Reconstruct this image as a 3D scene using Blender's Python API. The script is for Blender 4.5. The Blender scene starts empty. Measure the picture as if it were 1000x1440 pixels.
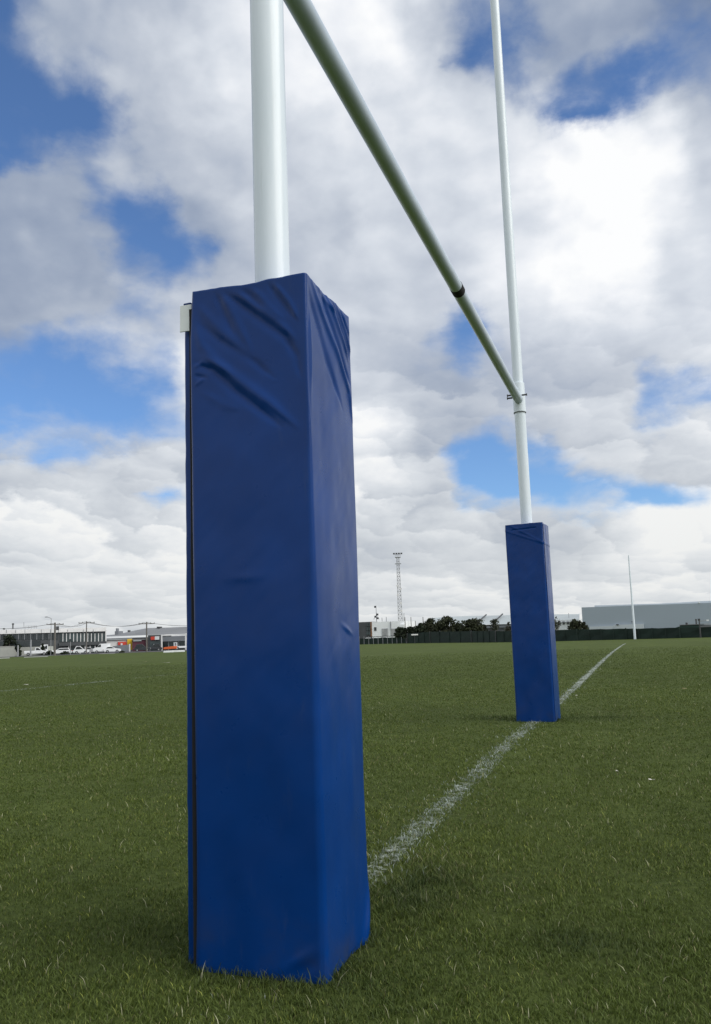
import bpy, math, random
import numpy as np
from math import sin, cos, pi, radians, hypot, atan2, asin, tan
from mathutils import Vector
random.seed(7); rng = np.random.default_rng(11)
S = bpy.context.scene; COL = S.collection

# ------------------------------------------------------------------ camera solved from the photograph
F, YAW, PITCH, ROLL = 1137.15, -0.3295, 0.13035, -0.03385
CX, CY, CH, PPY = 0.9068, -1.9980, 0.78715, 748.5
CAM = np.array([CX, CY, CH])
fw = np.array([sin(YAW)*cos(PITCH), cos(YAW)*cos(PITCH), sin(PITCH)])
r0 = np.array([cos(YAW), -sin(YAW), 0.]); u0 = np.cross(r0, fw)
RT = cos(ROLL)*r0 + sin(ROLL)*u0; UP = -sin(ROLL)*r0 + cos(ROLL)*u0
def ray(x, y):
    d = fw*F + RT*(x-500) - UP*(y-PPY); return d/np.linalg.norm(d)
cam = bpy.data.cameras.new('camera'); co = bpy.data.objects.new('camera', cam); COL.objects.link(co)
from mathutils import Matrix
M4 = Matrix(((RT[0], UP[0], -fw[0], CX), (RT[1], UP[1], -fw[1], CY), (RT[2], UP[2], -fw[2], CH), (0, 0, 0, 1)))
co.matrix_world = M4
cam.sensor_fit = 'VERTICAL'; cam.sensor_height = 24; cam.lens = F/1440*24
cam.shift_y = (PPY-720)/1440; cam.clip_start = .05; cam.clip_end = 6000
S.camera = co
S.view_settings.view_transform = 'Standard'; S.view_settings.look = 'None'; S.view_settings.exposure = 0

# ------------------------------------------------------------------ helpers
def gz(x, y):
    d = np.hypot(np.asarray(x)-CX, np.asarray(y)-CY); t = np.clip((d-25)/85, 0, 1)
    return -0.6*t*t*(3-2*t)
def horiz_dir(px):
    lo, hi = 0., 1440.
    for _ in range(40):
        m = (lo+hi)/2
        if ray(px, m)[2] > 0: lo = m
        else: hi = m
    d = ray(px, lo); d = d/hypot(d[0], d[1]); return d[:2]
def G(px, D):                       # ground point seen in photo column px at distance D
    d = horiz_dir(px); x, y = CX+d[0]*D, CY+d[1]*D
    return np.array([x, y, float(gz(x, y))])
def Zat(px, py, D):                 # height above ground of the photo point at distance D
    d = ray(px, py); t = D/hypot(d[0], d[1]); p = CAM+d*t
    return p[2]-float(gz(p[0], p[1]))
def Pat(px, py, D):
    d = ray(px, py); t = D/hypot(d[0], d[1]); return CAM+d*t
def ground_hit(px, py):
    d = ray(px, py); t = -CH/d[2]; return CAM+d*t

def tag(o, label=None, cat=None, group=None, kind=None):
    if label: o['label'] = label
    if cat: o['category'] = cat
    if group: o['group'] = group
    if kind: o['kind'] = kind
    return o
def empty(name, loc=(0, 0, 0), rz=0):
    o = bpy.data.objects.new(name, None); COL.objects.link(o); o.location = tuple(float(v) for v in loc); o.rotation_euler = (0, 0, rz)
    o.empty_display_size = .2; return o

class MB:
    def __init__(s): s.v = []; s.f = []
    def add(s, vs, fs):
        n = len(s.v); s.v += [tuple(map(float, v)) for v in vs]; s.f += [tuple(i+n for i in f) for f in fs]; return s
    def box(s, a, b):
        x0, y0, z0 = a; x1, y1, z1 = b
        return s.add([(x0,y0,z0),(x1,y0,z0),(x1,y1,z0),(x0,y1,z0),(x0,y0,z1),(x1,y0,z1),(x1,y1,z1),(x0,y1,z1)],
                     [(0,3,2,1),(4,5,6,7),(0,1,5,4),(1,2,6,5),(2,3,7,6),(3,0,4,7)])
    def tube(s, p, q, r, r2=None, n=12, cap=True):
        p, q = Vector(p), Vector(q); d = (q-p).normalized(); a = d.orthogonal().normalized(); b = d.cross(a); r2 = r if r2 is None else r2
        vs = []
        for c, rr in ((p, r), (q, r2)):
            for i in range(n):
                t = 2*pi*i/n; vs.append(c+a*cos(t)*rr+b*sin(t)*rr)
        fs = [(i, (i+1) % n, n+(i+1) % n, n+i) for i in range(n)]
        if cap: fs += [tuple(range(n-1, -1, -1)), tuple(range(n, 2*n))]
        return s.add(vs, fs)
    def extr(s, prof, y0, y1):       # profile in xz pushed along y
        n = len(prof); vs = [(x, y0, z) for x, z in prof]+[(x, y1, z) for x, z in prof]
        return s.add(vs, [(i, (i+1) % n, n+(i+1) % n, n+i) for i in range(n)]+[tuple(range(n-1, -1, -1)), tuple(range(n, 2*n))])
    def build(s, name, mat, parent=None, smooth=False, bevel=0):
        me = bpy.data.meshes.new(name); me.from_pydata(s.v, [], s.f); me.validate()
        o = bpy.data.objects.new(name, me); COL.objects.link(o)
        me.materials.append(mat)
        if smooth:
            me.shade_smooth()
            me.set_sharp_from_angle(angle=radians(40))
        if parent: o.parent = parent
        if bevel:
            b = o.modifiers.new('bevel', 'BEVEL'); b.width = bevel; b.segments = 2; b.limit_method = 'ANGLE'
        return o

# ------------------------------------------------------------------ materials
def newmat(name):
    m = bpy.data.materials.new(name); m.use_nodes = True; nt = m.node_tree
    return m, nt, nt.nodes, nt.links, nt.nodes['Principled BSDF']
def plain(name, col, rough=.6, var=.12, scale=3., metal=0, bump=0, spec=.5, vscale=(1,1,1)):
    m, nt, N, L, P = newmat(name)
    tc = N.new('ShaderNodeTexCoord'); mp = N.new('ShaderNodeMapping'); mp.inputs['Scale'].default_value = vscale
    L.new(tc.outputs['Object'], mp.inputs[0])
    nz = N.new('ShaderNodeTexNoise'); nz.inputs['Scale'].default_value = scale; nz.inputs['Detail'].default_value = 6
    L.new(mp.outputs[0], nz.inputs['Vector'])
    mr = N.new('ShaderNodeMapRange'); mr.inputs[3].default_value = 1-var; mr.inputs[4].default_value = 1+var; mr.inputs[1].default_value=.3; mr.inputs[2].default_value=.7
    L.new(nz.outputs[0], mr.inputs[0])
    mx = N.new('ShaderNodeVectorMath'); mx.operation = 'SCALE'; mx.inputs[0].default_value = col
    L.new(mr.outputs[0], mx.inputs['Scale']); L.new(mx.outputs[0], P.inputs['Base Color'])
    P.inputs['Roughness'].default_value = rough; P.inputs['Metallic'].default_value = metal; P.inputs['Specular IOR Level'].default_value = spec
    if bump:
        b = N.new('ShaderNodeBump'); b.inputs['Strength'].default_value = bump; b.inputs['Distance'].default_value = .01
        L.new(nz.outputs[0], b.inputs['Height']); L.new(b.outputs[0], P.inputs['Normal'])
    return m
M = {}
M['white'] = plain('white_paint', (.72,.75,.76), .5, .05, 1.5)
M['bright'] = plain('bright_render', (.86,.88,.89), .6, .04, .4)
M['offwhite'] = plain('offwhite_cladding', (.72,.72,.71), .7, .12, .6)
M['warehouse'] = plain('blue_grey_cladding', (.36,.42,.475), .6, .05, .05)
M['warehouse_trim'] = plain('pale_flashing', (.55,.60,.63), .6, .05, .1)
M['roof_light'] = plain('pale_roof_sheet', (.36,.40,.41), .7, .08, .1)
M['roof_grey'] = plain('grey_roof_sheet', (.17,.175,.18), .7, .10, .08)
M['grey_wall'] = plain('grey_wall', (.20,.215,.235), .8, .10, .3)
M['conc'] = plain('concrete', (.33,.34,.31), .85, .15, .5)
M['dark_wall'] = plain('dark_wall', (.06,.066,.07), .7, .25, .5)
M['maroon'] = plain('maroon_wall', (.10,.028,.045), .7, .12, .4)
M['yellow'] = plain('yellow_paint', (.75,.48,.02), .6, .08, .5)
M['red'] = plain('red_paint', (.62,.06,.035), .6, .08, .5)
M['orange'] = plain('orange_paint', (.70,.13,.03), .6, .10, .5)
M['rust'] = plain('tan_brick', (.30,.17,.10), .8, .2, .6)
M['glass'] = plain('dark_glass', (.018,.024,.028), .12, .5, .35, spec=.8)
M['glass_t'] = plain('teal_glass', (.045,.065,.068), .2, .35, .3, spec=.6)
M['metal'] = plain('galvanised_steel', (.30,.31,.32), .5, .15, 2)
M['dark_metal'] = plain('dark_steel', (.05,.052,.055), .6, .2, 3)
M['wood'] = plain('weathered_timber', (.14,.13,.12), .85, .2, 2)
M['rubber'] = plain('black_rubber', (.012,.012,.012), .8, .2, 3)
M['asphalt'] = plain('asphalt', (.055,.055,.056), .9, .15, .4)
M['path'] = plain('pale_footpath', (.38,.38,.35), .9, .12, .5)
M['fence'] = plain('dark_green_windbreak', (.008,.021,.016), .9, .22, .35, vscale=(1,1,3))
M['shed_green'] = plain('green_shed_sheet', (.018,.05,.042), .7, .15, .3)
M['car_white'] = plain('white_car_paint', (.75,.77,.78), .3, .03, .6)
M['car_dark'] = plain('dark_car_paint', (.03,.034,.04), .3, .1, .6)
M['car_silver'] = plain('silver_car_paint', (.35,.36,.37), .3, .05, .6)
M['black'] = plain('flat_black', (.006,.006,.007), .85, .2, 30)  # plain black, for the strip in the pad gap and the crossbar band
M['bark'] = plain('bark', (.07,.055,.04), .9, .3, 2)
def leafmat(name, col):
    m, nt, N, L, P = newmat(name)
    g = N.new('ShaderNodeNewGeometry'); nz = N.new('ShaderNodeTexNoise'); nz.inputs['Scale'].default_value = 1.1; L.new(g.outputs['Position'], nz.inputs[0])
    r = N.new('ShaderNodeValToRGB'); r.color_ramp.elements[0].position = .35; r.color_ramp.elements[1].position = .65
    r.color_ramp.elements[0].color = (*[c*.45 for c in col], 1); r.color_ramp.elements[1].color = (*[c*1.6 for c in col], 1)
    L.new(nz.outputs[0], r.inputs[0]); L.new(r.outputs[0], P.inputs['Base Color']); P.inputs['Roughness'].default_value = .8
    P.inputs['Specular IOR Level'].default_value = .2
    return m
M['leaf_dark'] = leafmat('dark_foliage', (.022,.03,.017))
M['leaf'] = leafmat('green_foliage', (.036,.042,.022))
M['leaf_grey'] = leafmat('grey_green_foliage', (.06,.065,.05))

def pole_mat():
    m, nt, N, L, P = newmat('white_enamel')
    tc = N.new('ShaderNodeTexCoord'); mp = N.new('ShaderNodeMapping'); mp.inputs['Scale'].default_value = (6, 6, .9)
    L.new(tc.outputs['Object'], mp.inputs[0])
    nz = N.new('ShaderNodeTexNoise'); nz.inputs['Scale'].default_value = 2; nz.inputs['Detail'].default_value = 8; L.new(mp.outputs[0], nz.inputs[0])
    r = N.new('ShaderNodeValToRGB'); r.color_ramp.elements[0].position = .3; r.color_ramp.elements[1].position = .62
    r.color_ramp.elements[0].color = (.65, .73, .79, 1); r.color_ramp.elements[1].color = (.75, .82, .88, 1)
    L.new(nz.outputs[0], r.inputs[0]); L.new(r.outputs[0], P.inputs['Base Color'])
    n7 = N.new('ShaderNodeTexNoise'); n7.inputs['Scale'].default_value = 3; n7.inputs['Detail'].default_value = 10; n7.inputs['Roughness'].default_value = .7
    m7 = N.new('ShaderNodeMapping'); m7.inputs['Scale'].default_value = (14, 14, .7); L.new(tc.outputs['Object'], m7.inputs[0]); L.new(m7.outputs[0], n7.inputs[0])
    q7 = N.new('ShaderNodeMapRange'); q7.inputs[1].default_value = .55; q7.inputs[2].default_value = .8; q7.inputs[4].default_value = .28; L.new(n7.outputs[0], q7.inputs[0])
    x7 = N.new('ShaderNodeMix'); x7.data_type = 'RGBA'; L.new(q7.outputs[0], x7.inputs['Factor']); L.new(r.outputs[0], x7.inputs['A']); x7.inputs['B'].default_value = (.33, .36, .33, 1); L.new(x7.outputs['Result'], P.inputs['Base Color'])
    P.inputs['Roughness'].default_value = .38; P.inputs['Coat Weight'].default_value = .2
    n2 = N.new('ShaderNodeTexNoise'); n2.inputs['Scale'].default_value = 90; L.new(tc.outputs['Object'], n2.inputs[0])
    b = N.new('ShaderNodeBump'); b.inputs['Strength'].default_value = .08; b.inputs['Distance'].default_value = .001
    L.new(n2.outputs[0], b.inputs['Height']); L.new(b.outputs[0], P.inputs['Normal'])
    return m
M['pole'] = pole_mat()
def bar_mat():
    m = plain('grey_green_enamel', (.48,.56,.65), .38, .08, 4)
    return m
M['bar'] = bar_mat()
def vinyl(name, dark=1.0):
    m, nt, N, L, P = newmat(name)
    tc = N.new('ShaderNodeTexCoord')
    nz = N.new('ShaderNodeTexNoise'); nz.inputs['Scale'].default_value = 5; nz.inputs['Detail'].default_value = 7; L.new(tc.outputs['Object'], nz.inputs[0])
    r = N.new('ShaderNodeValToRGB'); r.color_ramp.elements[0].position = .3; r.color_ramp.elements[1].position = .75
    r.color_ramp.elements[0].color = (.0003*dark, .030*dark, .155*dark, 1); r.color_ramp.elements[1].color = (.0006*dark, .040*dark, .205*dark, 1)
    L.new(nz.outputs[0], r.inputs[0])
    # faint grass and dust stain low on the pad
    sx = N.new('ShaderNodeSeparateXYZ'); L.new(tc.outputs['Object'], sx.inputs[0])
    mr = N.new('ShaderNodeMapRange'); mr.inputs[1].default_value = .0; mr.inputs[2].default_value = .22; mr.inputs[3].default_value = 1; mr.inputs[4].default_value = 0
    L.new(sx.outputs['Z'], mr.inputs[0])
    n3 = N.new('ShaderNodeTexNoise'); n3.inputs['Scale'].default_value = 9; n3.inputs['Detail'].default_value = 9; L.new(tc.outputs['Object'], n3.inputs[0])
    m3 = N.new('ShaderNodeMapRange'); m3.inputs[1].default_value = .5; m3.inputs[2].default_value = .8; m3.inputs[4].default_value = .6; L.new(n3.outputs[0], m3.inputs[0])
    ml = N.new('ShaderNodeMath'); ml.operation = 'MULTIPLY'; L.new(mr.outputs[0], ml.inputs[0]); L.new(m3.outputs[0], ml.inputs[1])
    mx = N.new('ShaderNodeMix'); mx.data_type = 'RGBA'; L.new(ml.outputs[0], mx.inputs['Factor']); L.new(r.outputs[0], mx.inputs['A']); mx.inputs['B'].default_value = (.03, .035, .05, 1)
    ms_ = N.new('ShaderNodeMapping'); ms_.inputs['Scale'].default_value = (7, 7, 1.2); ms_.inputs['Rotation'].default_value = (.25, .2, 0); L.new(tc.outputs['Object'], ms_.inputs[0])
    ns = N.new('ShaderNodeTexNoise'); ns.inputs['Scale'].default_value = 5; ns.inputs['Detail'].default_value = 10; ns.inputs['Roughness'].default_value = .68; L.new(ms_.outputs[0], ns.inputs[0])
    mq = N.new('ShaderNodeMapRange'); mq.inputs[1].default_value = .60; mq.inputs[2].default_value = .85; mq.inputs[4].default_value = .30; L.new(ns.outputs[0], mq.inputs[0])
    m9 = N.new('ShaderNodeMix'); m9.data_type = 'RGBA'; L.new(mq.outputs[0], m9.inputs['Factor']); L.new(mx.outputs['Result'], m9.inputs['A']); m9.inputs['B'].default_value = (.05, .075, .15, 1)
    L.new(m9.outputs['Result'], P.inputs['Base Color'])
    n2 = N.new('ShaderNodeTexNoise'); n2.inputs['Scale'].default_value = 14; n2.inputs['Detail'].default_value = 8; L.new(tc.outputs['Object'], n2.inputs[0])
    r2 = N.new('ShaderNodeMapRange'); r2.inputs[3].default_value = .22; r2.inputs[4].default_value = .38; L.new(n2.outputs[0], r2.inputs[0]); L.new(r2.outputs[0], P.inputs['Roughness'])
    P.inputs['Specular IOR Level'].default_value = .24
    # woven scrim grain showing through the vinyl
    v = N.new('ShaderNodeTexNoise'); v.inputs['Scale'].default_value = 420; v.inputs['Detail'].default_value = 2; L.new(tc.outputs['Object'], v.inputs[0])
    b = N.new('ShaderNodeBump'); b.inputs['Strength'].default_value = .10; b.inputs['Distance'].default_value = .001
    L.new(v.outputs[0], b.inputs['Height'])
    b2 = N.new('ShaderNodeBump'); b2.inputs['Strength'].default_value = .22; b2.inputs['Distance'].default_value = .012
    n4 = N.new('ShaderNodeTexNoise'); n4.inputs['Scale'].default_value = 4.5; n4.inputs['Detail'].default_value = 2; L.new(tc.outputs['Object'], n4.inputs[0])
    L.new(n4.outputs[0], b2.inputs['Height']); L.new(b.outputs[0], b2.inputs['Normal']); L.new(b2.outputs[0], P.inputs['Normal'])
    return m
M['vinyl'] = vinyl('blue_vinyl')
M['vinyl_seam'] = vinyl('blue_vinyl_seam', .7)

# ------------------------------------------------------------------ world: Nishita sky with broken cumulus
SUN_AZ, SUN_EL = YAW+radians(118), radians(42)          # azimuth from +Y towards +X
W = bpy.data.worlds.new('World'); S.world = W; W.use_nodes = True
nt = W.node_tree; N = nt.nodes; L = nt.links; N.clear()
out = N.new('ShaderNodeOutputWorld')
tc = N.new('ShaderNodeTexCoord')
def math_(op, a, b=None, c=None, clamp=False):
    n = N.new('ShaderNodeMath'); n.operation = op; n.use_clamp = clamp
    for i, v in enumerate((a, b, c)):
        if v is None: continue
        if isinstance(v, (int, float)): n.inputs[i].default_value = v
        else: L.new(v, n.inputs[i])
    return n.outputs[0]
nrm = N.new('ShaderNodeVectorMath'); nrm.operation = 'NORMALIZE'; L.new(tc.outputs['Generated'], nrm.inputs[0])
sep = N.new('ShaderNodeSeparateXYZ'); L.new(nrm.outputs[0], sep.inputs[0])
az = math_('ARCTAN2', sep.outputs[0], sep.outputs[1]); el = math_('ARCSINE', sep.outputs[2])
# cloud-layer coordinates: direction projected on a plane overhead, flattening towards the horizon
zz = math_('ADD', math_('MAXIMUM', sep.outputs[2], 0.0), .16)
cmb = N.new('ShaderNodeCombineXYZ'); L.new(math_('DIVIDE', sep.outputs[0], zz), cmb.inputs[0]); L.new(math_('DIVIDE', sep.outputs[1], zz), cmb.inputs[1])
# blend of plane and dome coordinates so that puffs keep some height
azs = N.new('ShaderNodeCombineXYZ'); L.new(az, azs.inputs[0]); L.new(math_('MULTIPLY', el, 1.5), azs.inputs[1])
def noise(vec, scale, detail=8, rough=.55, dist=0., off=(0,0,0)):
    mp = N.new('ShaderNodeMapping'); mp.inputs['Location'].default_value = off; L.new(vec, mp.inputs[0])
    n = N.new('ShaderNodeTexNoise'); n.inputs['Scale'].default_value = scale; n.inputs['Detail'].default_value = detail
    n.inputs['Roughness'].default_value = rough; n.inputs['Distortion'].default_value = dist; L.new(mp.outputs[0], n.inputs[0]); return n
warp = noise(azs.outputs[0], 7.0, 9, .58, 0, (3.1, 1.7, 0))
ws = N.new('ShaderNodeSeparateColor'); L.new(warp.outputs['Color'], ws.inputs[0])
WAMP = .095
azw = math_('MULTIPLY_ADD', math_('SUBTRACT', ws.outputs[0], .5), WAMP, az)
elw = math_('MULTIPLY_ADD', math_('SUBTRACT', ws.outputs[1], .5), WAMP, el)

# coverage (C) and brightness (B) of the cloud field, sampled every 50 px across and down the photo, then laid out in azimuth and elevation
CV = """
256789999999953677654
145589999999901377534
023379999999912360024
011169999999994001655
000139999999999999998
898447999999999999997
997113899999999999998
999410499999999999999
999422599959999999999
434546899976416999999
100024999988513999656
110013999998678999101
124113399999874498366
821398799999830018888
999911499999810003017
999999899999998888899
999999999999999999999
999999999999999999989
999999999999999999999
""".strip().split('\n')
BV = """
355566788988754455532
455566788888655544433
455666778888765444444
344566777777777789865
444455666777777899986
444555566777777899986
444444466677777799987
444444566677778899977
444445566667678899977
455566777766667787777
456667778666555666667
455667888655555555666
555566778799544566777
655566677787555566677
678655777777555566778
667788877665665556888
676777777667776667887
667667766767677677667
666677666777677666776
""".strip().split('\n')
def tab(T, x, y):
    x = min(max(x/50, 0), 19.999); y = min(max(y/50, 0), 17.999); i, j = int(x), int(y); fx, fy = x-i, y-j
    v = lambda a, b: int(T[b][a])
    return ((v(i,j)*(1-fx)+v(i+1,j)*fx)*(1-fy)+(v(i,j+1)*(1-fx)+v(i+1,j+1)*fx)*fy)/9
A0, A1, NA = YAW-.62, YAW+.62, 30
E0, E1, NE = 0.0, .76, 22
un = math_('DIVIDE', math_('SUBTRACT', azw, A0), A1-A0, None, True)
cur = None
for j in range(NE):
    e = E0+(E1-E0)*j/(NE-1)
    rmp = N.new('ShaderNodeValToRGB'); cr = rmp.color_ramp; cr.interpolation = 'EASE'
    while len(cr.elements) < NA: cr.elements.new(.5)
    for i in range(NA):
        a = A0+(A1-A0)*i/(NA-1)
        d = np.array([sin(a)*cos(e), cos(a)*cos(e), sin(e)])
        z = max(d@fw, .05); x = 500+F*(d@RT)/z; y = PPY-F*(d@UP)/z
        cr.elements[i].position = i/(NA-1)
    for i in range(NA):
        a = A0+(A1-A0)*i/(NA-1)
        d = np.array([sin(a)*cos(e), cos(a)*cos(e), sin(e)])
        z = max(d@fw, .05); x = 500+F*(d@RT)/z; y = PPY-F*(d@UP)/z
        cr.elements[i].color = (tab(CV, x, y), tab(BV, x, y), 0, 1)
    L.new(un, rmp.inputs[0])
    if cur is None: cur = rmp.outputs[0]
    else:
        k = math_('SUBTRACT', math_('DIVIDE', math_('SUBTRACT', elw, E0), (E1-E0)/(NE-1)), j-1, None, True)
        mx = N.new('ShaderNodeMix'); mx.data_type = 'RGBA'; L.new(k, mx.inputs['Factor']); L.new(cur, mx.inputs['A']); L.new(rmp.outputs[0], mx.inputs['B']); cur = mx.outputs['Result']
# elsewhere in the sky: broken cloud of the same kind
gen = noise(cmb.outputs[0], .9, 4, .5, 0, (7, 3, 0))
outside = math_('MAXIMUM', math_('DIVIDE', math_('SUBTRACT', math_('ABSOLUTE', math_('SUBTRACT', az, YAW)), .56), .1, None, True),
                math_('DIVIDE', math_('SUBTRACT', el, .74), .1, None, True))
gc = N.new('ShaderNodeCombineColor'); L.new(math_('MULTIPLY_ADD', gen.outputs[0], 2.2, -.35, True), gc.inputs[0]); gc.inputs[1].default_value = .84
mx = N.new('ShaderNodeMix'); mx.data_type = 'RGBA'; L.new(outside, mx.inputs['Factor']); L.new(cur, mx.inputs['A']); L.new(gc.outputs[0], mx.inputs['B'])
sc = N.new('ShaderNodeSeparateColor'); L.new(mx.outputs['Result'], sc.inputs[0])
cov, bri = sc.outputs[0], sc.outputs[1]
def billow(off, det, k=(1, 1)):      # rounded cauliflower lobes on several scales over soft fractal noise
    mp = N.new('ShaderNodeVectorMath'); mp.operation = 'MULTIPLY_ADD'; L.new(azs.outputs[0], mp.inputs[0]); mp.inputs[1].default_value = (k[0], k[1], 1); mp.inputs[2].default_value = (off[0], off[1], 0)
    wv = noise(mp.outputs[0], 9.0, 4, .55, 0, (.7, 2.2, 0))
    sh = N.new('ShaderNodeVectorMath'); sh.operation = 'SUBTRACT'; L.new(wv.outputs['Color'], sh.inputs[0]); sh.inputs[1].default_value = (.5, .5, .5)
    ma = N.new('ShaderNodeVectorMath'); ma.operation = 'MULTIPLY_ADD'; L.new(sh.outputs[0], ma.inputs[0]); ma.inputs[1].default_value = (.11, .11, 0)
    L.new(mp.outputs[0], ma.inputs[2])
    tot = None
    for sc_, w_ in ((5.5, .50), (12.0, .30), (27.0, .13)):
        v = N.new('ShaderNodeTexVoronoi'); v.feature = 'SMOOTH_F1'; v.voronoi_dimensions = '2D'; v.inputs['Scale'].default_value = sc_; v.inputs['Smoothness'].default_value = .4
        L.new(ma.outputs[0], v.inputs['Vector']); t = math_('MULTIPLY', math_('SUBTRACT', .40, v.outputs['Distance']), w_)
        tot = t if tot is None else math_('ADD', tot, t)
    n = noise(mp.outputs[0], 6.0, det, .55, .1)
    return math_('MULTIPLY_ADD', math_('SUBTRACT', n.outputs[0], .5), .9, tot)
def fmix(f, a_, b_):
    m = N.new('ShaderNodeMix'); m.data_type = 'FLOAT'; L.new(f, m.inputs['Factor']); L.new(a_, m.inputs['A']); L.new(b_, m.inputs['B']); return m.outputs['Result']
nd = billow((0, 0), 10); nd2 = billow((-.016, -.022), 5)
def cumulus(off, k, sc0):            # heaps with a lit crown and a grey foot: offset from each cell's centre
    mp = N.new('ShaderNodeVectorMath'); mp.operation = 'MULTIPLY_ADD'; L.new(azs.outputs[0], mp.inputs[0]); mp.inputs[1].default_value = (k[0], k[1], 1); mp.inputs[2].default_value = (off[0], off[1], 0)
    wv = noise(mp.outputs[0], 8.0, 6, .6, 0, (.7, 2.2, 0))
    sh = N.new('ShaderNodeVectorMath'); sh.operation = 'SUBTRACT'; L.new(wv.outputs['Color'], sh.inputs[0]); sh.inputs[1].default_value = (.5, .5, .5)
    ma = N.new('ShaderNodeVectorMath'); ma.operation = 'MULTIPLY_ADD'; L.new(sh.outputs[0], ma.inputs[0]); ma.inputs[1].default_value = (.20, .20, 0); L.new(mp.outputs[0], ma.inputs[2])
    lit = den = None
    for sc_, w_ in ((sc0, .62), (sc0*2.3, .38)):
        v = N.new('ShaderNodeTexVoronoi'); v.feature = 'SMOOTH_F1'; v.voronoi_dimensions = '2D'; v.inputs['Scale'].default_value = sc_; v.inputs['Smoothness'].default_value = .30
        L.new(ma.outputs[0], v.inputs['Vector'])
        df = N.new('ShaderNodeVectorMath'); df.operation = 'SUBTRACT'; L.new(ma.outputs[0], df.inputs[0]); L.new(v.outputs['Position'], df.inputs[1])
        dt = N.new('ShaderNodeVectorMath'); dt.operation = 'DOT_PRODUCT'; L.new(df.outputs[0], dt.inputs[0]); dt.inputs[1].default_value = (.45*sc_, .9*sc_, 0)
        t = math_('MULTIPLY', dt.outputs['Value'], w_); lit = t if lit is None else math_('ADD', lit, t)
        t = math_('MULTIPLY', math_('SUBTRACT', .40, v.outputs['Distance']), w_); den = t if den is None else math_('ADD', den, t)
    return den, lit
sm, sml = cumulus((3.3, 1.1), (1.5, 1.95), 4.6)          # cumulus farther off and lower down
tiny, tinyl = cumulus((6.3, 4.1), (2.4, 5.5), 5.0)      # flattened rows just above the horizon
lm = math_('SUBTRACT', 1.0, math_('DIVIDE', math_('SUBTRACT', el, .16), .24, None, True), None, True)
low = math_('SUBTRACT', 1.0, math_('DIVIDE', math_('SUBTRACT', el, .03), .08, None, True), None, True)
nval = fmix(low, fmix(lm, nd, sm), tiny)
rel = fmix(low, fmix(lm, math_('MULTIPLY', math_('SUBTRACT', nd, nd2), .36), math_('MULTIPLY', sml, .46)), math_('MULTIPLY', tinyl, .34))
wisp = noise(azs.outputs[0], 11.0, 9, .62, .3, (2, 8, 0))
dens = math_('MULTIPLY_ADD', math_('SUBTRACT', wisp.outputs[0], .46), .55, math_('MULTIPLY_ADD', nval, .72, cov))
mask = N.new('ShaderNodeMapRange'); mask.interpolation_type = 'SMOOTHSTEP'; mask.inputs[1].default_value = .10; mask.inputs[2].default_value = .62; L.new(dens, mask.inputs[0])
broad = noise(azs.outputs[0], 3.3, 5, .5, .2, (5, 2, 0))
bsum = math_('ADD', rel, math_('ADD', math_('MULTIPLY_ADD', bri, 1.12, -.095), math_('MULTIPLY', lm, .09)))
bsum = math_('MULTIPLY_ADD', math_('SUBTRACT', broad.outputs[0], .5), .30, bsum)
cl = N.new('ShaderNodeValToRGB'); cr = cl.color_ramp; cr.interpolation = 'LINEAR'
def s2l(c): return tuple(((v/255)/12.92 if v/255 <= .04045 else ((v/255+.055)/1.055)**2.4) for v in c)
stops = [(0.0, (92,112,150)), (.25, (128,144,172)), (.45, (160,172,192)), (.62, (190,198,211)), (.78, (216,222,231)), (.92, (240,243,248)), (1.0, (253,254,255))]
while len(cr.elements) < len(stops): cr.elements.new(.5)
for i, (p, c) in enumerate(stops): cr.elements[i].position = p
for i, (p, c) in enumerate(stops): cr.elements[i].color = (*s2l(c), 1)
L.new(bsum, cl.inputs[0])
sky = N.new('ShaderNodeTexSky'); sky.sky_type = 'NISHITA'; sky.sun_disc = False; sky.sun_elevation = SUN_EL; sky.sun_rotation = SUN_AZ
sky.air_density = 1.0; sky.dust_density = .3; sky.ozone_density = 3
bg1 = N.new('ShaderNodeBackground'); bg1.inputs[1].default_value = .115
hz = N.new('ShaderNodeMix'); hz.data_type = 'RGBA'; hz.blend_type = 'MULTIPLY'; hz.inputs['Factor'].default_value = 1
L.new(sky.outputs[0], hz.inputs['A']); hz.inputs['B'].default_value = (.86, 1.05, 1.28, 1)
L.new(hz.outputs['Result'], bg1.inputs[0])
bg2 = N.new('ShaderNodeBackground'); bg2.inputs[1].default_value = 1.0
# haze towards the horizon
hm = N.new('ShaderNodeMix'); hm.data_type = 'RGBA'; L.new(math_('MULTIPLY', math_('POWER', math_('SUBTRACT', 1.0, math_('DIVIDE', el, .34, None, True), None, True), 1.0), .50), hm.inputs['Factor'])
L.new(cl.outputs[0], hm.inputs['A']); hm.inputs['B'].default_value = (*s2l((214, 216, 211)), 1); L.new(hm.outputs['Result'], bg2.inputs[0])
ms = N.new('ShaderNodeMixShader'); L.new(mask.outputs[0], ms.inputs[0]); L.new(bg1.outputs[0], ms.inputs[1]); L.new(bg2.outputs[0], ms.inputs[2])
L.new(ms.outputs[0], out.inputs[0])
W.cycles.sampling_method = 'MANUAL'; W.cycles.sample_map_resolution = 512

sun = bpy.data.lights.new('sun', 'SUN'); sun.energy = 2.5; sun.angle = radians(48); sun.color = (1, .96, .9)
so = bpy.data.objects.new('sun', sun); COL.objects.link(so)
sd = Vector((sin(SUN_AZ)*cos(SUN_EL), cos(SUN_AZ)*cos(SUN_EL), sin(SUN_EL)))
so.rotation_euler = sd.to_track_quat('Z', 'Y').to_euler(); so.location = sd*60

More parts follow.
